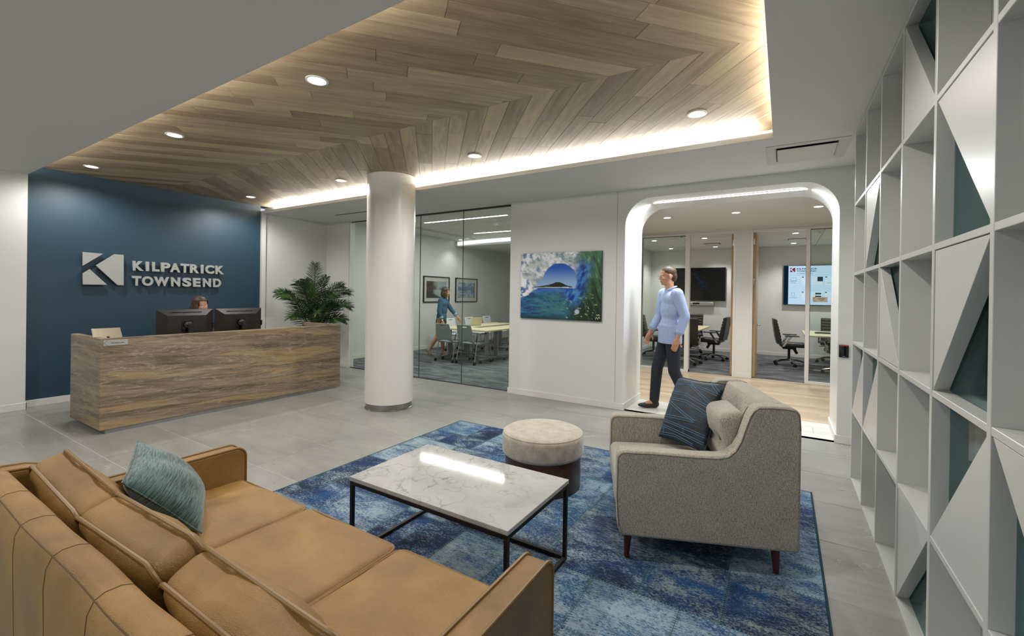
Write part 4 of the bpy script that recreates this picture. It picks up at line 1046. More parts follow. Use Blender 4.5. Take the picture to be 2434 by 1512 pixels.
for pts in ([(-.95, .62), (-.2, .80), (.95, .62)], [(-.95, .42), (.0, .40), (.95, .18)], [(-.95, .22), (.1, .2), (.95, .0)], [(-.95, .18), (.6, -.30)], [(-.1, .78), (.93, .30)], [(-.95, -.36), (.55, -.30)],
            [(-.95, -.48), (.95, -.60)], [(-.95, -.64), (.95, -.80)], [(-.95, -.9), (-.1, -.86), (.6, -.95)], [(-.45, -.02), (-.45, -.34)], [(.25, -.54), (.25, -.70)], [(-.7, -.68), (-.7, -.9)], [(.6, .95), (.95, .7)]):
    obj('applied_tape', tape(pts), MAT['velvet_tape'], nv, smooth=True)
obj('edge_welt', G().tube([(x, y, 0) for x, y in [(-.215, -.22), (0, -.21), (.215, -.22), (.205, 0), (.215, .22), (0, .21), (-.215, .22), (-.205, 0)]], .003, 6, closed=True), MAT['velvet'], nv)

# ---- leather sofa (geometry in world coordinates)
sf = thing('leather_sofa', 'tan leather three-seat sofa with piped cushions, seen from behind', 'sofa', (-1.63, .83, 0))
SX0, SX1 = -2.54, -.728
random.seed(2)
def wob(p, a=.006, s=5.0, seed=0.0):
    q = Vector((p[0]*s+seed, p[1]*s, p[2]*s)); d = mnoise.noise_vector(q); return (p[0]+d.x*a, p[1]+d.y*a, p[2]+d.z*a)
apro = [(.345, .10), (1.325, .10), (1.325, .545)] + [(1.272+.053*math.cos(a_), .547+.053*math.sin(a_)) for a_ in [PI/2*i/7 for i in range(1, 8)]] + [(.9, .600), (.40, .600), (.352, .59)]
for nm, x0, x1 in (('arm', SX0-.088, SX0), ('arm', SX1, SX1+.088)):
    a_ = wobj(nm, G().prism(apro, x0, x1, 'x'), MAT['leather'], sf, bevel=.009, smooth=True, angle=50, seg=3)
    for x in (x0+.003, x1-.003):
        g = G().tube([(x, y, z) for y, z in [(1.328, .12), (1.328, .545)] + [(1.274+.054*math.cos(t_), .548+.054*math.sin(t_)) for t_ in [PI/2*i/7 for i in range(1, 8)]] + [(.9, .602), (.36, .601)]], .0058, 8)
        obj('arm_piping', g, MAT['piping'], a_, smooth=True)
wobj('seat_base', G().box(SX0, SX1, .40, 1.285, .11, .265), MAT['leather'], sf, bevel=.01)
bp = [(.375, .10), (.352, .30), (.350, .68), (.354, .730), (.366, .757), (.385, .766), (.415, .766), (.438, .757), (.452, .735), (.50, .40), (.52, .266), (.52, .10)]
Nx = 60
def backsurf(g):
    n = len(bp)
    vs = []; fs = []
    for i in range(Nx+1):
        x = SX0+.001+(SX1-SX0-.002)*i/Nx
        for y, z in bp:
            q = wob((x, y, z), .006, 3.2, 4.0) if z > .3 else (x, y, z)
            vs.append((x, q[1], q[2]))
    for i in range(Nx):
        for k in range(n): fs.append((i*n+k, (i+1)*n+k, (i+1)*n+(k+1) % n, i*n+(k+1) % n))
    fs += [tuple(range(n)), tuple(Nx*n+k for k in range(n))]
    return g.add(vs, fs)
bk = wobj('back_rest', backsurf(G()), MAT['leather'], sf, smooth=True, angle=70)
def back_pt(x, k): y, z = bp[k]; q = wob((x, y, z), .006, 3.2, 4.0); return (x, q[1], q[2])
obj('back_seam', G().tube([back_pt(SX0+.01+(SX1-SX0-.02)*i/60, 4) for i in range(61)], .0018, 6), MAT['stitch_leather'], bk, smooth=True)
for k in range(1, 6):
    x = SX0+(SX1-SX0)*k/6
    obj('panel_seam', G().tube([back_pt(x, j) for j in (1, 2, 3, 4, 5, 6, 7, 8)], .0014, 6), MAT['stitch_leather'], bk, smooth=True)
ep = [(.352, .58), (.350, .70), (.356, .735), (.375, .755), (.44, .757), (.50, .752), (.545, .735), (.572, .70), (.585, .64), (.59, .58)]
for x0, x1 in ((SX0-.088, SX0-.001), (SX1+.001, SX1+.088)):
    e_ = wobj('back_end', G().prism(ep, x0, x1, 'x'), MAT['leather'], sf, bevel=.009, smooth=True, angle=50, seg=3)
    for x in (x0+.003, x1-.003): obj('end_piping', G().tube([(x, y, z+.001) for y, z in ep[1:]], .0055, 8), MAT['piping'], e_, smooth=True)
CW = (SX1-SX0)/3
def edge_loop(w, h, r, zz, k=6):        # rounded rectangle path in the xy plane
    p = []
    for sx, sy, a0 in ((1, 1, 0), (-1, 1, 90), (-1, -1, 180), (1, -1, 270)):
        for i in range(k+1):
            t_ = math.radians(a0+90*i/k); p.append((sx*(w/2-r)+r*math.cos(t_), sy*(h/2-r)+r*math.sin(t_), zz))
    return p
for i in range(3):
    xc = SX0+CW*(i+.5)
    # seat cushion
    sd = random.random()*9
    fn = lambda p, sd=sd: wob(wob(p, .008, 4.5, sd), .0025, 15.0, sd)
    c_ = wobj('seat_cushion', G().rbox((xc, .905, .355), (CW-.004, .81, .165), .035, 4, 14, crown=.022, fn=fn), MAT['leather'], sf, smooth=True, angle=80)
    for zz in (.355+.066, .355-.066):
        g = G().tube([fn(Vector((xc+x, .905+y, z))) for x, y, z in edge_loop(CW-.008, .806, .045, zz)], .0062, 8, closed=True); obj('seat_piping', g, MAT['piping'], c_, smooth=True)
    # back cushion
    lean = math.radians(-68 - (3, 0, -1)[i]); tilt = (.05, -.02, .015)[i]
    CM = Matrix.Translation((xc, .600, .595)) @ Matrix.Rotation(tilt, 4, 'Y') @ Matrix.Rotation(lean, 4, 'X')
    # cushion local: x width, y runs downwards after the lean, z through the thickness
    def cf_(p, CM=CM, sd=sd):
        q = CM @ Vector(p); q = wob(q, .012, 5.5, sd+3); return wob(q, .004, 17.0, sd)
    c_ = wobj('back_cushion', G().rbox((0, 0, 0), (CW-.012, .375, .125), .045, 5, 16, crown=.046, fn=cf_), MAT['leather'], sf, smooth=True, angle=80)
    for zz in (.052, -.052):
        g = G().tube([cf_((x, y, z)) for x, y, z in edge_loop(CW-.012, .372, .05, zz)], .0066, 8, closed=True); obj('cushion_piping', g, MAT['piping'], c_, smooth=True)
for x in (SX0-.03, SX1+.03):
    for y in (.42, 1.27): wobj('leg', G().cyl((x, y, RZ if y > 1 else 0), (x, y, .11), .017, .024, 16), MAT['leg_wood'], sf, smooth=True)
# teal pillow leaning in the far corner of the sofa
TM = frame_matrix((-2.270, .858, .618), (.91, -.405, -.087), (.355, .655, .667))
tp_ = thing('throw_pillow', 'teal chenille throw pillow in the far corner of the leather sofa', 'pillow'); tp_.matrix_world = TM
weld(obj('pillow_body', pillow(.42, .37, .17, 26, .06, .006), MAT['chenille'], tp_))
obj('edge_welt', G().tube([(x, y, 0) for x, y in [(-.21, -.185), (0, -.174), (.21, -.185), (.198, 0), (.21, .185), (0, .174), (-.21, .185), (-.198, 0)]], .003, 6, closed=True), MAT['chenille'], tp_)

# ================================================================== MEETING ROOMS
# ---- executive chair (local: faces +y)
def make_exec(label, group):
    t = thing('office_chair', label, 'chair', group=group)
    bk = obj('backrest', G().prism([(-.205, .50), (-.165, .44), (-.165, .52), (-.225, .80), (-.275, .99), (-.30, 1.02), (-.325, 1.0), (-.315, .90), (-.275, .62), (-.235, .46)], -.23, .23, 'x'), MAT['leather_black'], t, bevel=.02, smooth=True, seg=3)
    for k in range(8):
        s0 = k/8; y0, z0 = -.170-.105*s0**1.25, .47+.53*s0; s1 = (k+1)/8; y1, z1 = -.170-.105*s1**1.25, .47+.53*s1
        M = frame_matrix((0, (y0+y1)/2+.008, (z0+z1)/2), (1, 0, 0), (0, z1-z0, -(y1-y0)))
        obj('rib', G().rbox((0, 0, 0), (.44, math.hypot(y1-y0, z1-z0)-.004, .035), .014, 2, 2).xf(M), MAT['leather_black'], bk, smooth=True)
    obj('seat', G().rbox((0, .06, .455), (.49, .50, .085), .035, 3, 6, crown=.008), MAT['leather_black'], t, smooth=True)
    for s in (-1, 1):
        a = obj('armrest', G().rbox((s*.265, .03, .655), (.075, .27, .026), .011, 2, 2), MAT['dark_grey'], t, smooth=True)
        obj('arm_post', G().prism([(-.155, .425), (-.105, .425), (.035, .642), (-.02, .642)], s*.265-.018, s*.265+.018, 'x'), MAT['chrome'], a, bevel=.004)
    obj('mechanism', G().rbox((0, .0, .385), (.16, .26, .06), .015, 2, 2).cyl((.0, .08, .39), (.0, .15, .26), .028), MAT['black_plastic'], t, smooth=True)
    obj('lever', G().tube([(.05, .05, .385), (.26, .06, .37)], .008, 8), MAT['black_plastic'], t)
    obj('gas_lift', G().cyl((0, 0, .10), (0, 0, .37), .026), MAT['black_plastic'], t, smooth=True)
    sp = caster = None
    for k in range(5):
        an = 2*PI*k/5+.3
        if sp is None:
            s_ = obj('base_spoke', G().tube([(.02, 0, .125), (.16, 0, .115), (.31, 0, .075)], [.026, .021, .014], 8), MAT['chrome'], t, smooth=True); sp = s_.data
        else: s_ = obj('base_spoke', sp, None, t)
        s_.rotation_euler = (0, 0, an)
        if caster is None:
            c_ = obj('caster', G().cyl((-.026, 0, .03), (-.008, 0, .03), .03).cyl((.008, 0, .03), (.026, 0, .03), .03).cyl((-.01, 0, .03), (.01, 0, .03), .02).cyl((0, 0, .03), (0, 0, .085), .008), MAT['rubber'], t); caster = c_.data
        else: c_ = obj('caster', caster, None, t)
        c_.location = (.305*math.cos(an), .305*math.sin(an), 0); c_.rotation_euler = (0, 0, an*1.7)
    return t
GE = 'black office chairs in the meeting rooms'
ex = make_exec('black ribbed office chair facing left, right of the left room table', GE)
ex.location = (-1.38, 11.32, 0); ex.rotation_euler = (0, 0, PI/2-.12)
dup(ex, (-2.72, 11.10, 0), -PI/2+.1, 'black ribbed office chair facing right, behind the walking man', GE)
dup(ex, (-2.08, 12.45, 0), PI-.1, 'black ribbed office chair at the far side of the left room table', GE)
dup(ex, (-1.80, 10.25, 0), .15, 'black ribbed office chair nearest the door of the left room, mostly hidden by the man', GE)
dup(ex, (.12, 11.42, 0), -PI/2+.08, 'black ribbed office chair facing right in the right meeting room', GE)
dup(ex, (.98, 12.45, 0), PI-.05, 'black ribbed office chair at the far side of the right room table', GE)
dup(ex, (.98, 10.55, 0), .12, 'black office chair seen from behind through the sidelight with the sign', GE)

# ---- meeting tables
def make_table(label, x0, x1, y0, y1, z=.74):
    t = thing('meeting_table', label, 'table', ((x0+x1)/2, (y0+y1)/2, 0)); w, d = x1-x0, y1-y0
    obj('table_top', G().prism([(-w/2, -d/2), (w/2, -d/2), (w/2, d/2), (-w/2, d/2)], z-.028, z), MAT['table_laminate'], t, bevel=.004)
    for s in (-1, 1):
        l_ = obj('leg_column', G().box(-.05, .05, s*d*.28-.04, s*d*.28+.04, .03, z-.028), MAT['silver_paint'], t, bevel=.006)
        obj('foot_bar', G().rbox((0, s*d*.28, .016), (w*.72, .07, .032), .012, 2, 2), MAT['silver_paint'], t, smooth=True)
    obj('cable_tray', G().box(-.12, .12, -d*.2, d*.2, z-.14, z-.03), MAT['black_plastic'], t)
    return t
make_table('light laminate meeting table in the left meeting room', -2.62, -1.56, 10.35, 12.05)
make_table('light laminate meeting table seen through the sign sidelight', .37, 1.5, 10.45, 12.05)
ph = thing('conference_phone', 'dark conference phone on the left meeting room table', 'phone', (-1.92, 11.1, .74))
obj('body', G().rbox((0, 0, .03), (.2, .22, .05), .02, 3, 3), MAT['dark_grey'], ph, smooth=True); obj('handset', G().tube([(-.08, -.1, .06), (-.085, 0, .085), (-.08, .1, .06)], .018, 10), MAT['black_plastic'], ph, smooth=True)
ph2 = thing('conference_phone', 'flat dark conference device on the right meeting room table', 'phone', (.72, 11.2, .74))
obj('body', G().rbox((0, 0, .015), (.30, .08, .03), .012, 2, 3), MAT['dark_grey'], ph2, smooth=True); box('keys', (-.1, .1, -.02, .02, .030, .034), MAT['black_plastic'], ph2)

# ---- wall screens
tv = thing('wall_screen', 'large dark wall-mounted television in the left meeting room', 'television', (-1.99, 13.1, 1.365))
w, h = 1.33, .905
obj('housing', G().box(-w/2, w/2, -.075, -.03, 0, h), MAT['black_plastic'], tv, bevel=.003); obj('wall_bracket', G().box(-.3, .3, -.03, 0, .2, .7), MAT['dark_grey'], tv)
obj('screen', G().box(-w/2+.012, w/2-.012, -.0765, -.075, .018, h-.012), MAT['black_gloss'], tv)
gl = G(); random.seed(9)
for k in range(22):
    a = k/21; x = -.16+.42*a*random.uniform(.55, 1.0); z = .74-.46*a; l = random.uniform(.05, .16); gl.box(x, x+l, -.0775, -.0767, z, z+.008)
o = obj('dim_text', gl, MAT['scr_txt'], tv); o['label'] = 'faint lines of text on the dark screen'
sb = thing('sound_bar', 'silver video sound bar below the dark television', 'sound bar', (-1.93, 13.1, 1.215))
obj('body', G().rbox((0, -.05, .06), (.66, .09, .115), .02, 3, 3), MAT['silver_paint'], sb, smooth=True); obj('camera_window', G().rbox((-.12, -.096, .075), (.17, .008, .045), .003, 2, 2), MAT['black_gloss'], sb)
t2 = thing('wall_screen', 'bright blue-white presentation screen in the right meeting room', 'television', (.72, 13.1, 1.30)); w, h = 1.46, .99
obj('housing', G().box(-w/2, w/2, -.075, -.03, 0, h), MAT['tv_frame'], t2, bevel=.004); obj('wall_bracket', G().box(-.3, .3, -.03, 0, .2, .7), MAT['dark_grey'], t2)
obj('screen_border', G().box(-w/2+.016, w/2-.016, -.0762, -.075, .016, h-.016), MAT['scr_dark'], t2)
s_ = obj('screen', G().box(-.62, w/2-.016, -.0775, -.0763, .016, h-.016), MAT['tv_screen_light'], t2)
Y0 = -.0778
def scr(name, g, m): return obj(name, g, MAT[m], s_)
k_ = .094/.43
def lg(pts): return [(-.585+(p[0]-1.98)*k_*1.15, .82+(p[1]-1.513)*k_*1.15) for p in pts]
g = G()
for pts in ([(1.980, 1.937), (2.184, 1.937), (1.980, 1.755)], [(2.302, 1.937), (2.404, 1.937), (2.404, 1.513), (2.337, 1.513), (2.112, 1.770)], [(2.052, 1.716), (1.980, 1.656), (1.980, 1.513), (2.228, 1.513)]):
    g.prism(lg(pts), Y0-.001, Y0, 'y')
scr('screen_logo', g, 'scr_red')
for txt, x, z, w_, hh in (('KILPATRICK', -.445, .878, .42, .040), ('TOWNSEND', -.445, .822, .40, .040), ('ATTORNEYS AT LAW', -.445, .775, .33, .016), ('PC & Mac', -.56, .545, .10, .016), ('iOS & Android', -.59, .175, .15, .016)):
    o = obj('screen_lettering', text_mesh(txt, w_, hh, .001, .02), MAT['scr_ink'], s_); o.location = (x, Y0, z); o.rotation_euler = ROT_NY
g = G(); g.box(-.6, w/2-.03, Y0-.0004, Y0, .74, .744); scr('divider_line', g, 'scr_grey')
g = G()
for x, z in ((-.34, .50), (.13, .50), (-.34, .13), (.13, .13)): g.box(x, x+.42, Y0-.0004, Y0, z, z+.20)
scr('content_card', g, 'scr_white')
g = G()
for a_, b_, c_, d_ in ((-.57, -.45, .60, .604), (-.57, -.566, .604, .675), (-.454, -.45, .604, .675), (-.57, -.45, .672, .676), (-.58, -.44, .592, .597), (-.55, -.48, .22, .224), (-.55, -.546, .224, .305), (-.484, -.48, .224, .30), (-.55, -.48, .302, .306), (-.02, .09, .59, .70), (-.06, .06, .27, .31), (-.06, .06, .20, .24), (-.33, -.30, .68, .705), (.14, .17, .68, .705), (-.33, -.30, .31, .335), (.14, .17, .31, .335), (.16, .26, .55, .556), (.36, .44, .55, .556)):
    g.box(a_, b_, Y0-.0012, Y0-.0006, c_, d_)
scr('screen_icons', g, 'scr_ink')
scr('red_ring', G().tube([(.41+.034*math.cos(2*PI*i/24), Y0-.001, .645+.034*math.sin(2*PI*i/24)) for i in range(24)], .004, 5, closed=True), 'scr_red')
scr('red_mark', G().prism([(.29, .27), (.34, .27), (.315, .245)], Y0-.0014, Y0-.0008, 'y'), 'scr_red')
# ---- room sign on the sidelight
rs = thing('room_sign', 'beige room name sign stuck on the right sidelight glass', 'sign', (.533, YO+.049, 1.41))
obj('plate', G().box(-.105, .105, -.003, 0, 0, .088), MAT['placard'], rs)
for txt, z, w_ in (('FLETCHER', .050, .10), ('COVE', .026, .055)):
    o = obj('lettering', text_mesh(txt, w_, .018, .001, .01), MAT['ink'], rs); o.location = (.02-w_/2, -.0031, z); o.rotation_euler = ROT_NY
obj('angle_mark', G().tube([(-.06, -.0035, .086), (-.10, -.0035, .045), (-.055, -.0035, .003)], .0018, 6), MAT['ink'], rs)

# ---- meeting room and corridor lights
NL = 'round downlight in the left meeting room ceiling, '
for lb, x, y in ((NL+'front left', -2.602, 10.54), (NL+'rear left', -2.628, 12.47), (NL+'front right', -1.511, 10.54), (NL+'rear right', -1.518, 12.45)):
    downlight('downlight', lb, x, y, 2.77, 70*ROOM_W, .06, 'downlights in the meeting rooms', 130, .8)
NR = 'round downlight in the right meeting room ceiling, '
for lb, x, y in ((NR+'nearer the door', .19, 10.45), (NR+'nearer the back wall', .19, 12.35), (NR+'front, behind the portal jamb', 1.3, 10.45), (NR+'rear, behind the portal jamb', 1.3, 12.35)):
    downlight('downlight', lb, x, y, 2.77, 70*ROOM_W, .06, 'downlights in the meeting rooms', 130, .8)
for lb, x, y in (('leftmost round downlight in the corridor ceiling', -1.624, 7.40), ('middle round downlight in the corridor ceiling', -.627, 7.40), ('rightmost round downlight in the corridor ceiling', .397, 7.40)):
    downlight('downlight', lb, x, y, ZR, 58*ROOM_W, .06, 'downlights in the corridor', 130, .8)
def ceiling_vent(label, x, y, z, s=.25):
    t = thing('ceiling_vent', label, 'vent', (x, y, z)); g = G(); ring(g, s, s-.03, -.002, -.008); ring(g, s-.03, s-.08, -.008, -.001); obj('frame', g, MAT['vent_metal'], t)
    obj('plaque', G().box(-s+.09, s-.09, -s+.09, s-.09, -.014, -.010), MAT['vent_metal'], t); obj('throat', G().box(-s+.06, s-.06, -s+.06, s-.06, -.0016, -.0008), MAT['vent_dark'], t)
    return t
ceiling_vent('square air diffuser between the right downlights of the left meeting room', -1.50, 11.75, 2.77); ceiling_vent('square air diffuser near the glass of the left meeting room', -2.07, 10.0, 2.77)
ceiling_vent('square air diffuser near the door of the right meeting room', .24, 9.85, 2.77); ceiling_vent('square air diffuser between the downlights of the right meeting room', .24, 11.55, 2.77)
def smoke(label, x, y, z):
    t = thing('smoke_detector', label, 'smoke detector', (x, y, z)); obj('base', G().lathe([(0, 0), (.065, 0), (.065, -.018), (.05, -.03), (0, -.03)], 24, close=False), MAT['baseboard_paint'], t, smooth=True)
    obj('chamber', G().lathe([(0, -.03), (.03, -.03), (.026, -.046), (0, -.048)], 20, close=False), MAT['vent_metal'], t, smooth=True)
smoke('round smoke detector on the left meeting room ceiling', -1.95, 11.0, 2.77); smoke('round smoke detector on the right meeting room ceiling', .58, 10.3, 2.77); smoke('round smoke detector on the conference room ceiling', -5.34, 8.02, 2.985)

# ---- conference room: stacking chairs, folding tables, pictures, lights
def make_stack(label, group, shell='grey_plastic'):
    t = thing('stacking_chair', label, 'chair', group=group)     # faces +y
    def bfn(a, b):
        u = 2*a-1; v = b
        wd = .205*(1-.10*v**3) if v > .25 else .235-.12*v
        z = .43+.39*v; y = -.215-.10*v+.035*u*u*-1 + .03*(1-u*u)*0
        if v < .25: z += .05*(1-abs(u))*(.25-v)*4
        return (u*wd, y-.03*(1-u*u), z)
    g = G(); nu, nv_ = 17, 21; holes = set()
    base = len(g.v); g.grid(bfn, nu, nv_)
    fs = []
    for f in g.f:
        i = f[0]//nv_; j = f[0] % nv_
        if j in (17,) and 5 <= i <= 10: continue            # hand hole
        fs.append(f)
    g.f = fs
    o = obj('backrest', g, MAT[shell], t, smooth=True); so_ = o.modifiers.new('thick', 'SOLIDIFY'); so_.thickness = .010
    obj('seat', G().rbox((0, .03, .425), (.45, .44, .035), .016, 3, 5, fn=lambda p: (p[0], p[1], p[2]-.02*max(0, (p[1]-.1)/.15)**2)), MAT[shell], t, smooth=True)
    for s in (-1, 1):
        obj('leg', G().tube([(s*.235, -.20, .47), (s*.235, -.20, .40), (s*.245, -.275, .06)], .011, 8), MAT['silver_paint'], t, smooth=True)
        obj('leg', G().tube([(s*.235, -.19, .41), (s*.24, .20, .415), (s*.245, .245, .36), (s*.25, .285, .06)], .011, 8), MAT['silver_paint'], t, smooth=True)
        for y in (-.28, .285):
            c_ = obj('caster', G().cyl((s*.245-.02, y, .028), (s*.245+.02, y, .028), .028).cyl((s*.245, y, .028), (s*.245, y, .07), .009), MAT['rubber'], t)
        obj('armrest', G().tube([(s*.235, -.205, .47), (s*.255, -.20, .60), (s*.26, -.10, .635), (s*.26, .10, .63)], [.010, .010, .013, .012], 8), MAT['dark_grey'], t, smooth=True)
    return t
GC = 'grey stacking chairs in the conference room'
st = make_stack('grey mesh-back caster chair nearest the glass, left one beside the woman', GC); st.location = (-6.16, 7.56, 0); st.rotation_euler = (0, 0, -.04)
dup(st, (-5.60, 7.58, 0), -.05, 'grey mesh-back caster chair nearest the glass, right one at the table corner', GC)
far = [(-7.05, 8.95), (-7.05, 9.75), (-7.05, 10.6)]
for (x, y), lb in zip(far, ('pale stacking chair beyond the table, just right of the woman', 'pale stacking chair beyond the table, behind the open laptop', 'pale stacking chair beyond the table, farthest right')):
    if y < 9: pst = make_stack(lb, GC, 'pale_plastic'); pst.location = (x, y, 0); pst.rotation_euler = (0, 0, -PI/2)
    else: c_ = dup(pst, (x, y, 0), -PI/2, lb, GC)
for (x, y), lb in zip([(-4.75, 8.75), (-4.75, 9.6)], ('grey stacking chair right of the table, nearest the picture wall', 'grey stacking chair right of the table, second from the glass')):
    dup(st, (x, y, 0), PI/2, lb, GC)
def folding_table(label, x0, x1, y0, y1, z=.705):
    t = thing('folding_table', label, 'table', ((x0+x1)/2, (y0+y1)/2, 0), group='conference tables'); w, d = x1-x0, y1-y0
    obj('table_top', G().box(-w/2, w/2, -d/2, d/2, z-.03, z), MAT['table_laminate'], t, bevel=.003)
    lx = w >= d
    for s in (-1, 1):
        for q in (-.045, .0, .045):
            x, y = (s*(w/2-.2), q) if lx else (q, s*(d/2-.2)); obj('leg_tube', G().cyl((x, y, .09), (x, y, z-.03), .02), MAT['silver_paint'], t, smooth=True)
        b_ = G().rbox((s*(w/2-.2), 0, .08), (.06, d*.85, .03), .01, 2, 2) if lx else G().rbox((0, s*(d/2-.2), .08), (w*.85, .06, .03), .01, 2, 2)
        f_ = obj('foot_bar', b_, MAT['silver_paint'], t, smooth=True)
        for e in (-1, 1):
            x, y = (s*(w/2-.2), e*d*.39) if lx else (e*w*.39, s*(d/2-.2)); obj('caster', G().cyl((x-.015, y, .032), (x+.015, y, .032), .032).cyl((x, y, .03), (x, y, .07), .01), MAT['rubber'], f_)
    return t
folding_table('pale folding table closest to the conference glass', -6.62, -5.20, 7.48, 8.05)
folding_table('pale folding table along the right side of the conference room', -5.78, -5.20, 8.06, 9.9); folding_table('pale folding table along the left side of the conference room', -6.62, -6.04, 8.06, 9.9)
lp = thing('laptop', 'open silver laptop standing on the conference tables', 'laptop', (-6.34, 8.55, .705), 1.2)
obj('base', G().rbox((0, 0, .008), (.30, .21, .014), .005, 2, 2), MAT['silver_paint'], lp); obj('lid', G().rbox((0, 0, 0), (.30, .20, .007), .003, 2, 2).xf(Matrix.Translation((0, -.135, .10)) @ Matrix.Rotation(math.radians(112), 4, 'X')), MAT['table_laminate'], lp)
def print_a(u, v):
    n = vnoise(u, v, 5, 31, 4); n2 = vnoise(u, v*2, 9, 32, 4)
    im = lerp(hexarr('#5a4a48'), hexarr('#aab4b2'), sst(.25, .6, u+.3*(n-.5))); im = lerp(im, hexarr('#3d5f8c'), sst(.55, .75, u)*sst(.75, .55, v)*sst(.4, .5, v)*.9)
    im = lerp(im, hexarr('#b4c2c4'), sst(.5, .45, v)*sst(.3, .5, u)*.9); im = lerp(im, hexarr('#4a4a40'), sst(.10, -.05, v-.45+.6*u+.15*(n2-.5))); return lerp(im, hexarr('#86a6cc'), sst(.7, .74, u)*.35)
def print_b(u, v):
    n = vnoise(u, v, 6, 41, 4); im = lerp(hexarr('#5c86b4'), hexarr('#b8c8d8'), sst(.3, .7, n)); im = lerp(im, hexarr('#2f5f94'), sst(.45, .55, n+.2*(u < .5))*((v > .5) & (v < .72))*.7)
    im = lerp(im, hexarr('#7a3e40'), ((u > .1) & (u < .48) & (np.abs(v-.5) < .035)).astype(float)*.8); im = lerp(im, hexarr('#3a2f30'), ((u > .1) & (u < .45) & (np.abs(v-.38) < .025)).astype(float)*.8)
    im = lerp(im, hexarr('#bfb89e'), sst(.5, .7, vnoise(u, v, 5, 42, 3))*sst(.3, .1, v)); return lerp(im, hexarr('#6a5a44'), sst(.93, .95, u))
for nm, y, fn, lb in (('framed_print', 9.085, print_a, 'black framed print of a dark shore, left of the woman in the conference room'), ('framed_print', 10.40, print_b, 'black framed print in pale blues, right of the woman in the conference room')):
    t = thing(nm, lb, 'picture', (-8.0, y, 1.218), PI/2, group='framed prints in the conference room'); w, h = 1.04, .695
    g = G()
    for q in ((-w/2, w/2, 0, .022), (-w/2, w/2, h-.022, h), (-w/2, -w/2+.022, .022, h-.022), (w/2-.022, w/2, .022, h-.022)): g.box(q[0], q[1], -.035, 0, q[2], q[3])
    obj('frame', g, MAT['frame_black'], t); obj('mat_board', G().box(-w/2+.022, w/2-.022, -.012, -.004, .022, h-.022), MAT['mat_board'], t)
    p_ = print_plane('print', .80, .45, 70, 42, fn, t); p_.location = (0, -.0128, .115)
    obj('glazing', G().box(-w/2+.022, w/2-.022, -.0185, -.0165, .022, h-.022), MAT['glazing'], t)
def linear_light(label, x0, x1, y, z, w=.07):
    t = thing('linear_light', label, 'ceiling light', ((x0+x1)/2, y, z), group='linear lights in the conference ceiling'); L = x1-x0
    obj('housing', G().box(-L/2, L/2, -w/2, w/2, -.012, .0), MAT['white_satin'], t); obj('diffuser', G().box(-L/2+.01, L/2-.01, -w/2+.008, w/2-.008, -.016, -.012), MAT['led'], t)
    area_light('linear_lamp', ((x0+x1)/2, y, z-.03), L, w, 50*ROOM_W, (0, 0, -1), NEUTRAL)
linear_light('long linear ceiling light nearest the conference glass', -6.61, -4.50, 7.10, 2.985); linear_light('second linear ceiling light farther into the conference room', -6.63, -4.50, 8.91, 2.985)
downlight('downlight', 'small round downlight in the conference side soffit', -7.62, 9.62, 2.95, 20*ROOM_W, .05, 'downlight in the conference soffit', 120, .8)

# ================================================================== PEOPLE (local: +y forward, +x the person's right, z up)
def remesh(g, voxel, smooth=3):
    me = g.mesh('tmp'); o = bpy.data.objects.new('tmp', me); COL.objects.link(o)
    r_ = o.modifiers.new('r', 'REMESH'); r_.mode = 'VOXEL'; r_.voxel_size = voxel
    if smooth: s_ = o.modifiers.new('s', 'SMOOTH'); s_.factor = .5; s_.iterations = smooth
    dg = bpy.context.evaluated_depsgraph_get(); nm = bpy.data.meshes.new_from_object(o.evaluated_get(dg))
    bpy.data.objects.remove(o); bpy.data.meshes.remove(me)
    nm.polygons.foreach_set('use_smooth', [True]*len(nm.polygons)); return nm
V = Vector
def hand(g, w, d, pn, s=1.0, side_sign=1, curl=1.0):
    w, d, pn = V(w), V(d).normalized(), V(pn); pn = (pn-d*pn.dot(d)).normalized(); sd = d.cross(pn)*side_sign
    rot = Matrix((sd, d, pn)).transposed()
    g.cone(w, .024*s, w+d*.03*s, .024*s); g.ell(w+d*.055*s, (.038*s, .052*s, .017*s), rot, 14, 10)
    for k, (off, L) in enumerate(((.029, .070), (.010, .078), (-.010, .072), (-.028, .056))):
        a = w+d*.092*s+sd*off*s*1.0; c1 = math.radians(18*curl); c2 = math.radians(48*curl)
        d1 = d*math.cos(c1)+pn*math.sin(c1)+sd*off*1.2; d2 = d*math.cos(c2)+pn*math.sin(c2)+sd*off*.6
        b = a+d1.normalized()*L*.52*s; c = b+d2.normalized()*L*.50*s
        g.cone(a-d*.02*s, .0098*s, b, .0088*s, 10); g.cone(b, .0088*s, c, .0072*s, 10)
    a = w+d*.028*s+sd*.026*s; b = a+(d*.55+sd*.62+pn*.3).normalized()*.040*s; c = b+(d*.85+sd*.25+pn*.35).normalized()*.032*s
    g.cone(a, .0125*s, b, .0108*s, 10); g.cone(b, .0108*s, c, .0085*s, 10)
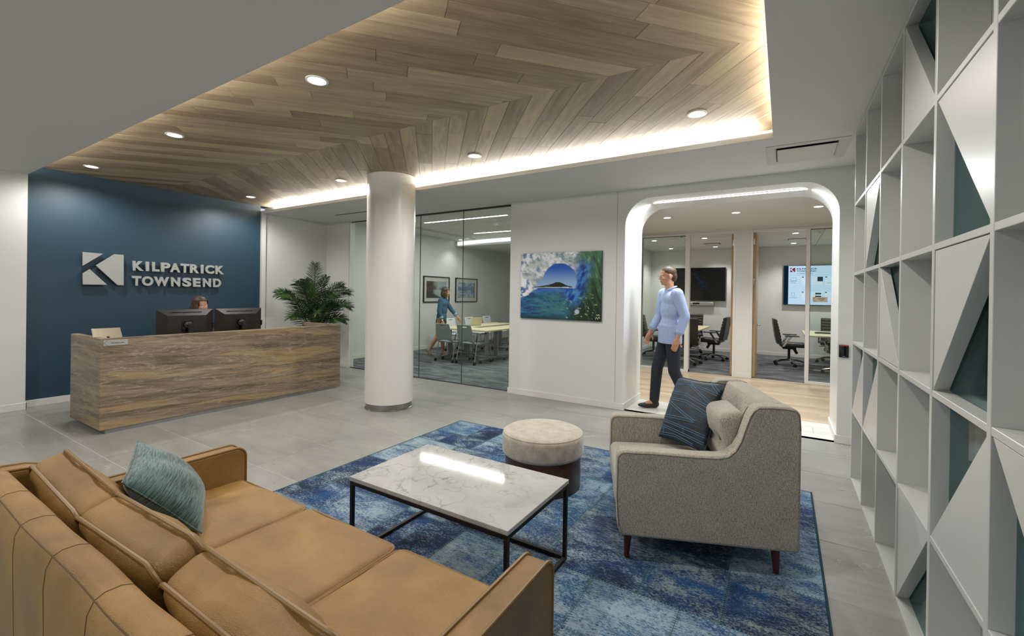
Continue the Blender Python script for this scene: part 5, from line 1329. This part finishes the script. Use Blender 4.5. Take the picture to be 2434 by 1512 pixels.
def head(g, c, yaw=0.0, pitch=0.0, s=1.0, fem=False):
    R_ = Matrix.Rotation(yaw, 3, 'Z') @ Matrix.Rotation(pitch, 3, 'X'); c = V(c)
    P = lambda x, y, z: c + R_ @ V((x*s, y*s, z*s))
    g.ell(P(0, -.012, .032), (.074*s, .096*s, .088*s), R_); g.ell(P(0, .018, -.03), (.060*s, .074*s, .088*s), R_)
    g.ell(P(0, .058, -.088), (.028*s, .026*s, .022*s), R_)                                   # chin
    g.ell(P(0, .086, -.018), (.011*s, .018*s, .026*s), R_ @ Matrix.Rotation(-.3, 3, 'X'), 10, 8); g.ell(P(0, .098, -.032), (.014*s, .013*s, .011*s), R_, 10, 8)   # nose
    g.ell(P(0, .078, -.064), (.024*s, .012*s, .009*s), R_, 10, 8)                              # mouth
    for q in (-1, 1):
        g.ell(P(q*.030, .078, .018), (.022*s, .010*s, .006*s), R_, 10, 6)                      # brow
        g.ell(P(q*.036, .070, -.025), (.020*s, .016*s, .016*s), R_, 10, 6)                     # cheek
        g.ell(P(q*.077, -.006, -.012), (.009*s, .020*s, .032*s), R_, 10, 8)                    # ear
    return P, R_
def eyes(root, P, R_, s=1.0):
    for q in (-1, 1):
        e = obj('eye', G().ell(P(q*.030, .0775, -.002), (.0125*s, .010*s, .009*s), R_, 12, 8), MAT['eye_white'], root, smooth=True)
        obj('iris', G().ell(P(q*.030, .0865, -.002), (.0052*s, .003*s, .0052*s), R_, 10, 6), MAT['eye_dark'], e, smooth=True)
    obj('lips', G().ell(P(0, .088, -.064), (.021*s, .006*s, .0065*s), R_, 12, 6), MAT['lips'], root, smooth=True)

# ---- walking man
mn = thing('person', 'man in a light blue shirt and dark trousers walking through the portal', 'person', (-1.245, 5.93, 0), math.radians(122))
S = 1.045
J = lambda x, y, z: V((x*S, y*S, z*S))
hd = J(0, .045, 1.655)
sh_l, sh_r = J(-.185, -.01, 1.435), J(.185, .02, 1.435)
el_l, el_r = J(-.235, -.09, 1.165), J(.235, .05, 1.165); wr_l, wr_r = J(-.245, .0, .915), J(.235, .17, .945)
hp_l, hp_r = J(-.095, 0, .93), J(.095, 0, .93); kn_l, kn_r = J(-.10, -.02, .50), J(.10, .12, .505)
an_l, an_r = J(-.10, -.20, .10), J(.10, .15, .085)
g = G()
P, R_ = head(g, hd, .05, -.06, 1.04)
g.cone(J(0, .0, 1.44), .062, J(0, .025, 1.58), .055); g.ell(J(0, -.01, 1.33), (.16, .10, .16)); g.ell(J(0, 0, 1.10), (.145, .095, .20)); g.ell(J(0, -.01, .95), (.16, .11, .12))
for a, b, c, sd in ((sh_l, el_l, wr_l, -1), (sh_r, el_r, wr_r, 1)):
    g.cone(a, .055, b, .043); g.cone(b, .042, c, .027)
    d = (c-b).normalized(); hand(g, c, (d+V((0, .1, -.5))).normalized(), V((-sd*.85, -.2, 0)), 1.06, sd*-1 if sd < 0 else -1, .8)
for a, b, c in ((hp_l, kn_l, an_l), (hp_r, kn_r, an_r)):
    g.cone(a, .085, b, .056); g.cone(b, .056, c, .038); g.cone(c, .038, c+J(0, .10, -.035), .03)
body = obj('body', remesh(g, .0075, 2), MAT['skin'], mn)
eyes(mn, P, R_, 1.04)
g = G()        # untucked shirt
g.ell(J(0, -.01, 1.37), (.205, .125, .12)); g.ell(J(0, -.005, 1.24), (.185, .125, .19)); g.ell(J(0, .0, 1.02), (.178, .128, .20)); g.add([(.206*math.cos(2*PI*k/24), .138*math.sin(2*PI*k/24), z*S) for z in (.83, 1.06) for k in range(24)], [tuple(range(23, -1, -1)), tuple(range(24, 48))] + [(k, (k+1) % 24, 24+(k+1) % 24, 24+k) for k in range(24)])
g.cone(J(0, .0, 1.42), .085, J(0, .008, 1.475), .066)
for a, b, c in ((sh_l, el_l, wr_l), (sh_r, el_r, wr_r)):
    g.cone(a, .078, b, .062); g.cone(b, .062, b+(c-b)*.72, .05)
shirt = obj('shirt', remesh(g, .011, 3), MAT['shirt'], mn)
for a, b in ((el_l, wr_l), (el_r, wr_r)):
    p = a+(b-a)*.66; obj('cuff', G().tube([p, p+(b-a)*.10], [.054, .052], 20), MAT['shirt'], mn, smooth=True)
obj('collar', G().tube([J(.055, .055, 1.485), J(.075, .0, 1.515), J(.045, -.055, 1.53), J(-.045, -.055, 1.53), J(-.075, .0, 1.515), J(-.055, .055, 1.485)], .010, 8), MAT['shirt'], mn, smooth=True)
g = G()
g.ell(J(0, 0, .92), (.172, .122, .12))
for a, b, c in ((hp_l, kn_l, an_l), (hp_r, kn_r, an_r)):
    g.cone(a, .100, b, .074); g.cone(b, .074, c+V((0, 0, .02)), .062)
obj('trousers', remesh(g, .011, 3), MAT['jeans'], mn)
for c, tl in ((an_l, .55), (an_r, 0)):
    R2 = Matrix.Rotation(-tl, 3, 'X'); g = G(); g.ell(c+R2 @ V((0, .075, -.052)), (.046, .145, .035), R2); g.ell(c+R2 @ V((0, -.005, -.035)), (.044, .062, .055), R2); obj('shoe', remesh(g, .009, 2), MAT['dark_shoe'], mn)
g = G(); g.ell(P(0, -.022, .050), (.083, .102, .084), R_); g.ell(P(0, -.070, -.005), (.072, .055, .075), R_)
hr = remesh(g, .008, 2)
def cut_hair(me, P, R_, front, low):      # keep hair off the face
    inv = R_.inverted(); c0 = P(0, 0, 0); bm = bmesh.new(); bm.from_mesh(me)
    dl = [v for v in bm.verts if (lambda q: (q.y > front and q.z < .068) or (q.z < low) or (abs(q.x) > .055 and q.z < -.005 and q.y > -.02))(inv @ (v.co-c0))]
    bmesh.ops.delete(bm, geom=dl, context='VERTS'); bm.to_mesh(me); bm.free(); return me
obj('hair', cut_hair(hr, P, R_, .055, -.075), MAT['hair_grey'], mn)
g = G()
for q in (-1, 1):
    g.tube([P(q*.032+.021*math.cos(2*PI*i/16), .097, -.004+.016*math.sin(2*PI*i/16)) for i in range(16)], .0015, 5, closed=True); g.tube([P(q*.052, .097, 0), P(q*.078, .06, .004), P(q*.080, -.01, .004)], .0015, 5)
g.tube([P(-.012, .098, 0), P(.012, .098, 0)], .0015, 5); obj('glasses', g, MAT['dark_grey'], mn)

# ---- woman in the conference room
wm = thing('person', 'woman in a denim shirt and dark skirt leaning on the conference table', 'person', (-6.84, 7.97, 0), math.radians(-58.6))
S = .945
hd = J(0, .10, 1.575)
sh_l, sh_r = J(-.155, .06, 1.37), J(.155, .0, 1.37)
el_l, el_r = J(-.20, .21, 1.14), J(.205, -.03, 1.11); wr_l, wr_r = J(-.15, .38, .955), J(.20, .05, .885)
hp_l, hp_r = J(-.085, -.02, .91), J(.085, -.02, .91); kn_l, kn_r = J(-.085, .04, .48), J(.085, -.09, .47); an_l, an_r = J(-.085, .02, .075), J(.085, -.28, .15)
g = G(); P, R_ = head(g, hd, -.12, -.12, .95, True)
g.cone(J(0, .045, 1.39), .048, J(0, .075, 1.50), .044); g.ell(J(0, .03, 1.28), (.135, .088, .15)); g.ell(J(0, .01, 1.08), (.115, .08, .17)); g.ell(J(0, -.01, .93), (.14, .10, .12))
for a, b, c, sd in ((sh_l, el_l, wr_l, -1), (sh_r, el_r, wr_r, 1)):
    g.cone(a, .044, b, .035); g.cone(b, .034, c, .022); d = (c-b).normalized(); hand(g, c, (d+V((0, .1, -.35))).normalized(), V((-sd*.7, -.3, -.2)), .92, -1 if sd > 0 else 1, .7)
for a, b, c in ((hp_l, kn_l, an_l), (hp_r, kn_r, an_r)):
    g.cone(a, .078, b, .048); g.cone(b, .050, b+(c-b)*.4-V((0, .012, 0)), .050); g.cone(b+(c-b)*.4-V((0, .012, 0)), .050, c, .030)
g.cone(an_l, .03, an_l+J(0, .10, -.045), .026); g.cone(an_r, .03, an_r+J(0, .03, -.10), .026)
obj('body', remesh(g, .0075, 2), MAT['skin_woman'], wm); eyes(wm, P, R_, .95)
g = G(); g.ell(J(0, .03, 1.30), (.172, .112, .12)); g.ell(J(0, .02, 1.16), (.158, .115, .20)); g.ell(J(0, .0, .97), (.165, .122, .15)); g.cone(J(0, .045, 1.38), .062, J(0, .06, 1.43), .055)
for a, b, c in ((sh_l, el_l, wr_l), (sh_r, el_r, wr_r)): g.cone(a, .064, b, .052); g.cone(b, .052, b+(c-b)*.6, .044)
obj('denim_shirt', remesh(g, .011, 3), MAT['denim'], wm)
for a, b in ((el_l, wr_l), (el_r, wr_r)): p = a+(b-a)*.56; obj('rolled_cuff', G().tube([p, p+(b-a)*.2], [.049, .050], 20), MAT['cuff'], wm, smooth=True)
obj('collar', G().tube([J(.04, .10, 1.39), J(.062, .04, 1.44), J(.04, -.0, 1.46), J(-.04, -.0, 1.46), J(-.062, .04, 1.44), J(-.04, .10, 1.39)], .013, 8), MAT['denim'], wm, smooth=True)
g = G(); g.ell(J(0, -.01, .90), (.158, .118, .10)); g.add([(.150*math.cos(2*PI*k/24), -.01+.125*math.sin(2*PI*k/24), z*S) for z in (.53, .88) for k in range(24)], [tuple(range(23, -1, -1)), tuple(range(24, 48))] + [(k, (k+1) % 24, 24+(k+1) % 24, 24+k) for k in range(24)]); obj('skirt', remesh(g, .012, 3), MAT['skirt'], wm)
for c, tl in ((an_l, 0), (an_r, 1.05)):
    R2 = Matrix.Rotation(-tl, 3, 'X'); g = G(); g.ell(c+R2 @ V((0, .065, -.045)), (.038, .115, .026), R2); g.ell(c+R2 @ V((0, -.005, -.03)), (.036, .045, .042), R2); obj('shoe', remesh(g, .009, 2), MAT['beige_shoe'], wm)
g = G(); g.ell(P(0, -.018, .048), (.086, .104, .084), R_); g.ell(P(0, -.055, -.04), (.090, .072, .10), R_)
for q in (-1, 1): g.ell(P(q*.070, -.005, -.055), (.026, .055, .085), R_)
me_h = remesh(g, .008, 3); inv = R_.inverted(); c0 = P(0, 0, 0); bm = bmesh.new(); bm.from_mesh(me_h)
bmesh.ops.delete(bm, geom=[v for v in bm.verts if (lambda q: q.y > .052 and q.z < .066)(inv @ (v.co-c0))], context='VERTS'); bm.to_mesh(me_h); bm.free()
obj('hair', me_h, MAT['hair_brown'], wm)
p = el_r+(wr_r-el_r)*.92; d = (wr_r-el_r).normalized(); wt = obj('watch', G().tube([p, p+d*.018], [.027, .026], 18), MAT['paper'], wm, smooth=True)
obj('watch_face', G().ell(p+d*.009+V((.026, .006, 0)), (.006, .014, .014)), MAT['watch_face'], wt, smooth=True)

# ---- receptionist seated behind the desk
rc_chair = dup(ex, (-7.0, 2.93, 0), -PI/2-.25, 'black office chair behind the reception desk under the receptionist', GE)
rc = thing('person', 'receptionist with long brown hair seated behind the monitors', 'person', (-6.98, 2.95, 0), math.radians(-62))
S = 1.0
J = lambda x, y, z: V((x, y, z))
hd = J(0, .06, 1.245)
sh_l, sh_r = J(-.155, .0, 1.04), J(.155, 0, 1.04); el_l, el_r = J(-.20, .08, .82), J(.20, .08, .82); wr_l, wr_r = J(-.13, .27, .80), J(.13, .27, .80)
hp_l, hp_r = J(-.09, .0, .575), J(.09, .0, .575); kn_l, kn_r = J(-.10, .36, .575), J(.10, .36, .575); an_l, an_r = J(-.10, .34, .09), J(.10, .34, .09)
g = G(); P, R_ = head(g, hd, -.15, -.08, .97, True)
g.cone(J(0, .01, 1.06), .048, J(0, .035, 1.17), .046); g.ell(J(0, 0, .95), (.135, .09, .15)); g.ell(J(0, 0, .74), (.125, .09, .16)); g.ell(J(0, 0, .60), (.15, .12, .09))
for a, b, c, sd in ((sh_l, el_l, wr_l, -1), (sh_r, el_r, wr_r, 1)):
    g.cone(a, .046, b, .037); g.cone(b, .036, c, .024); hand(g, c, (c-b).normalized(), V((0, 0, -1)), .93, -1 if sd > 0 else 1, .6)
for a, b, c in ((hp_l, kn_l, an_l), (hp_r, kn_r, an_r)): g.cone(a, .08, b, .055); g.cone(b, .052, c, .034); g.cone(c, .033, c+V((0, .10, -.055)), .028)
obj('body', remesh(g, .0075, 2), MAT['skin_woman'], rc); eyes(rc, P, R_, .97)
g = G(); g.ell(J(0, 0, .97), (.168, .112, .12)); g.ell(J(0, 0, .80), (.150, .112, .20)); g.ell(J(0, 0, .62), (.165, .135, .09))
for a, b, c in ((sh_l, el_l, wr_l), (sh_r, el_r, wr_r)): g.cone(a, .062, b, .05); g.cone(b, .05, b+(c-b)*.8, .038)
obj('blouse', remesh(g, .012, 3), MAT['blouse'], rc)
g = G(); 
for a, b, c in ((hp_l, kn_l, an_l), (hp_r, kn_r, an_r)): g.cone(a, .093, b, .068); g.cone(b, .066, c+V((0, 0, .03)), .055)
g.ell(J(0, .0, .585), (.168, .14, .085)); obj('trousers', remesh(g, .012, 3), MAT['jeans'], rc)
g = G(); g.ell(P(0, -.018, .050), (.088, .106, .086), R_); g.ell(P(0, -.065, -.06), (.095, .070, .13), R_); g.ell(P(0, -.06, -.20), (.085, .05, .12), R_)
for q in (-1, 1): g.ell(P(q*.072, -.012, -.075), (.026, .055, .12), R_)
me_h = remesh(g, .008, 3); inv = R_.inverted(); c0 = P(0, 0, 0); bm = bmesh.new(); bm.from_mesh(me_h)
bmesh.ops.delete(bm, geom=[v for v in bm.verts if (lambda q: q.y > .052 and q.z < .070)(inv @ (v.co-c0))], context='VERTS'); bm.to_mesh(me_h); bm.free()
obj('hair', me_h, MAT['hair_dark'], rc)
for c in (an_l, an_r): g = G(); g.ell(c+V((0, .065, -.06)), (.038, .115, .028)); g.ell(c+V((0, -.005, -.045)), (.036, .045, .045)); obj('shoe', remesh(g, .01, 2), MAT['dark_shoe'], rc)
bpy.context.view_layer.update()
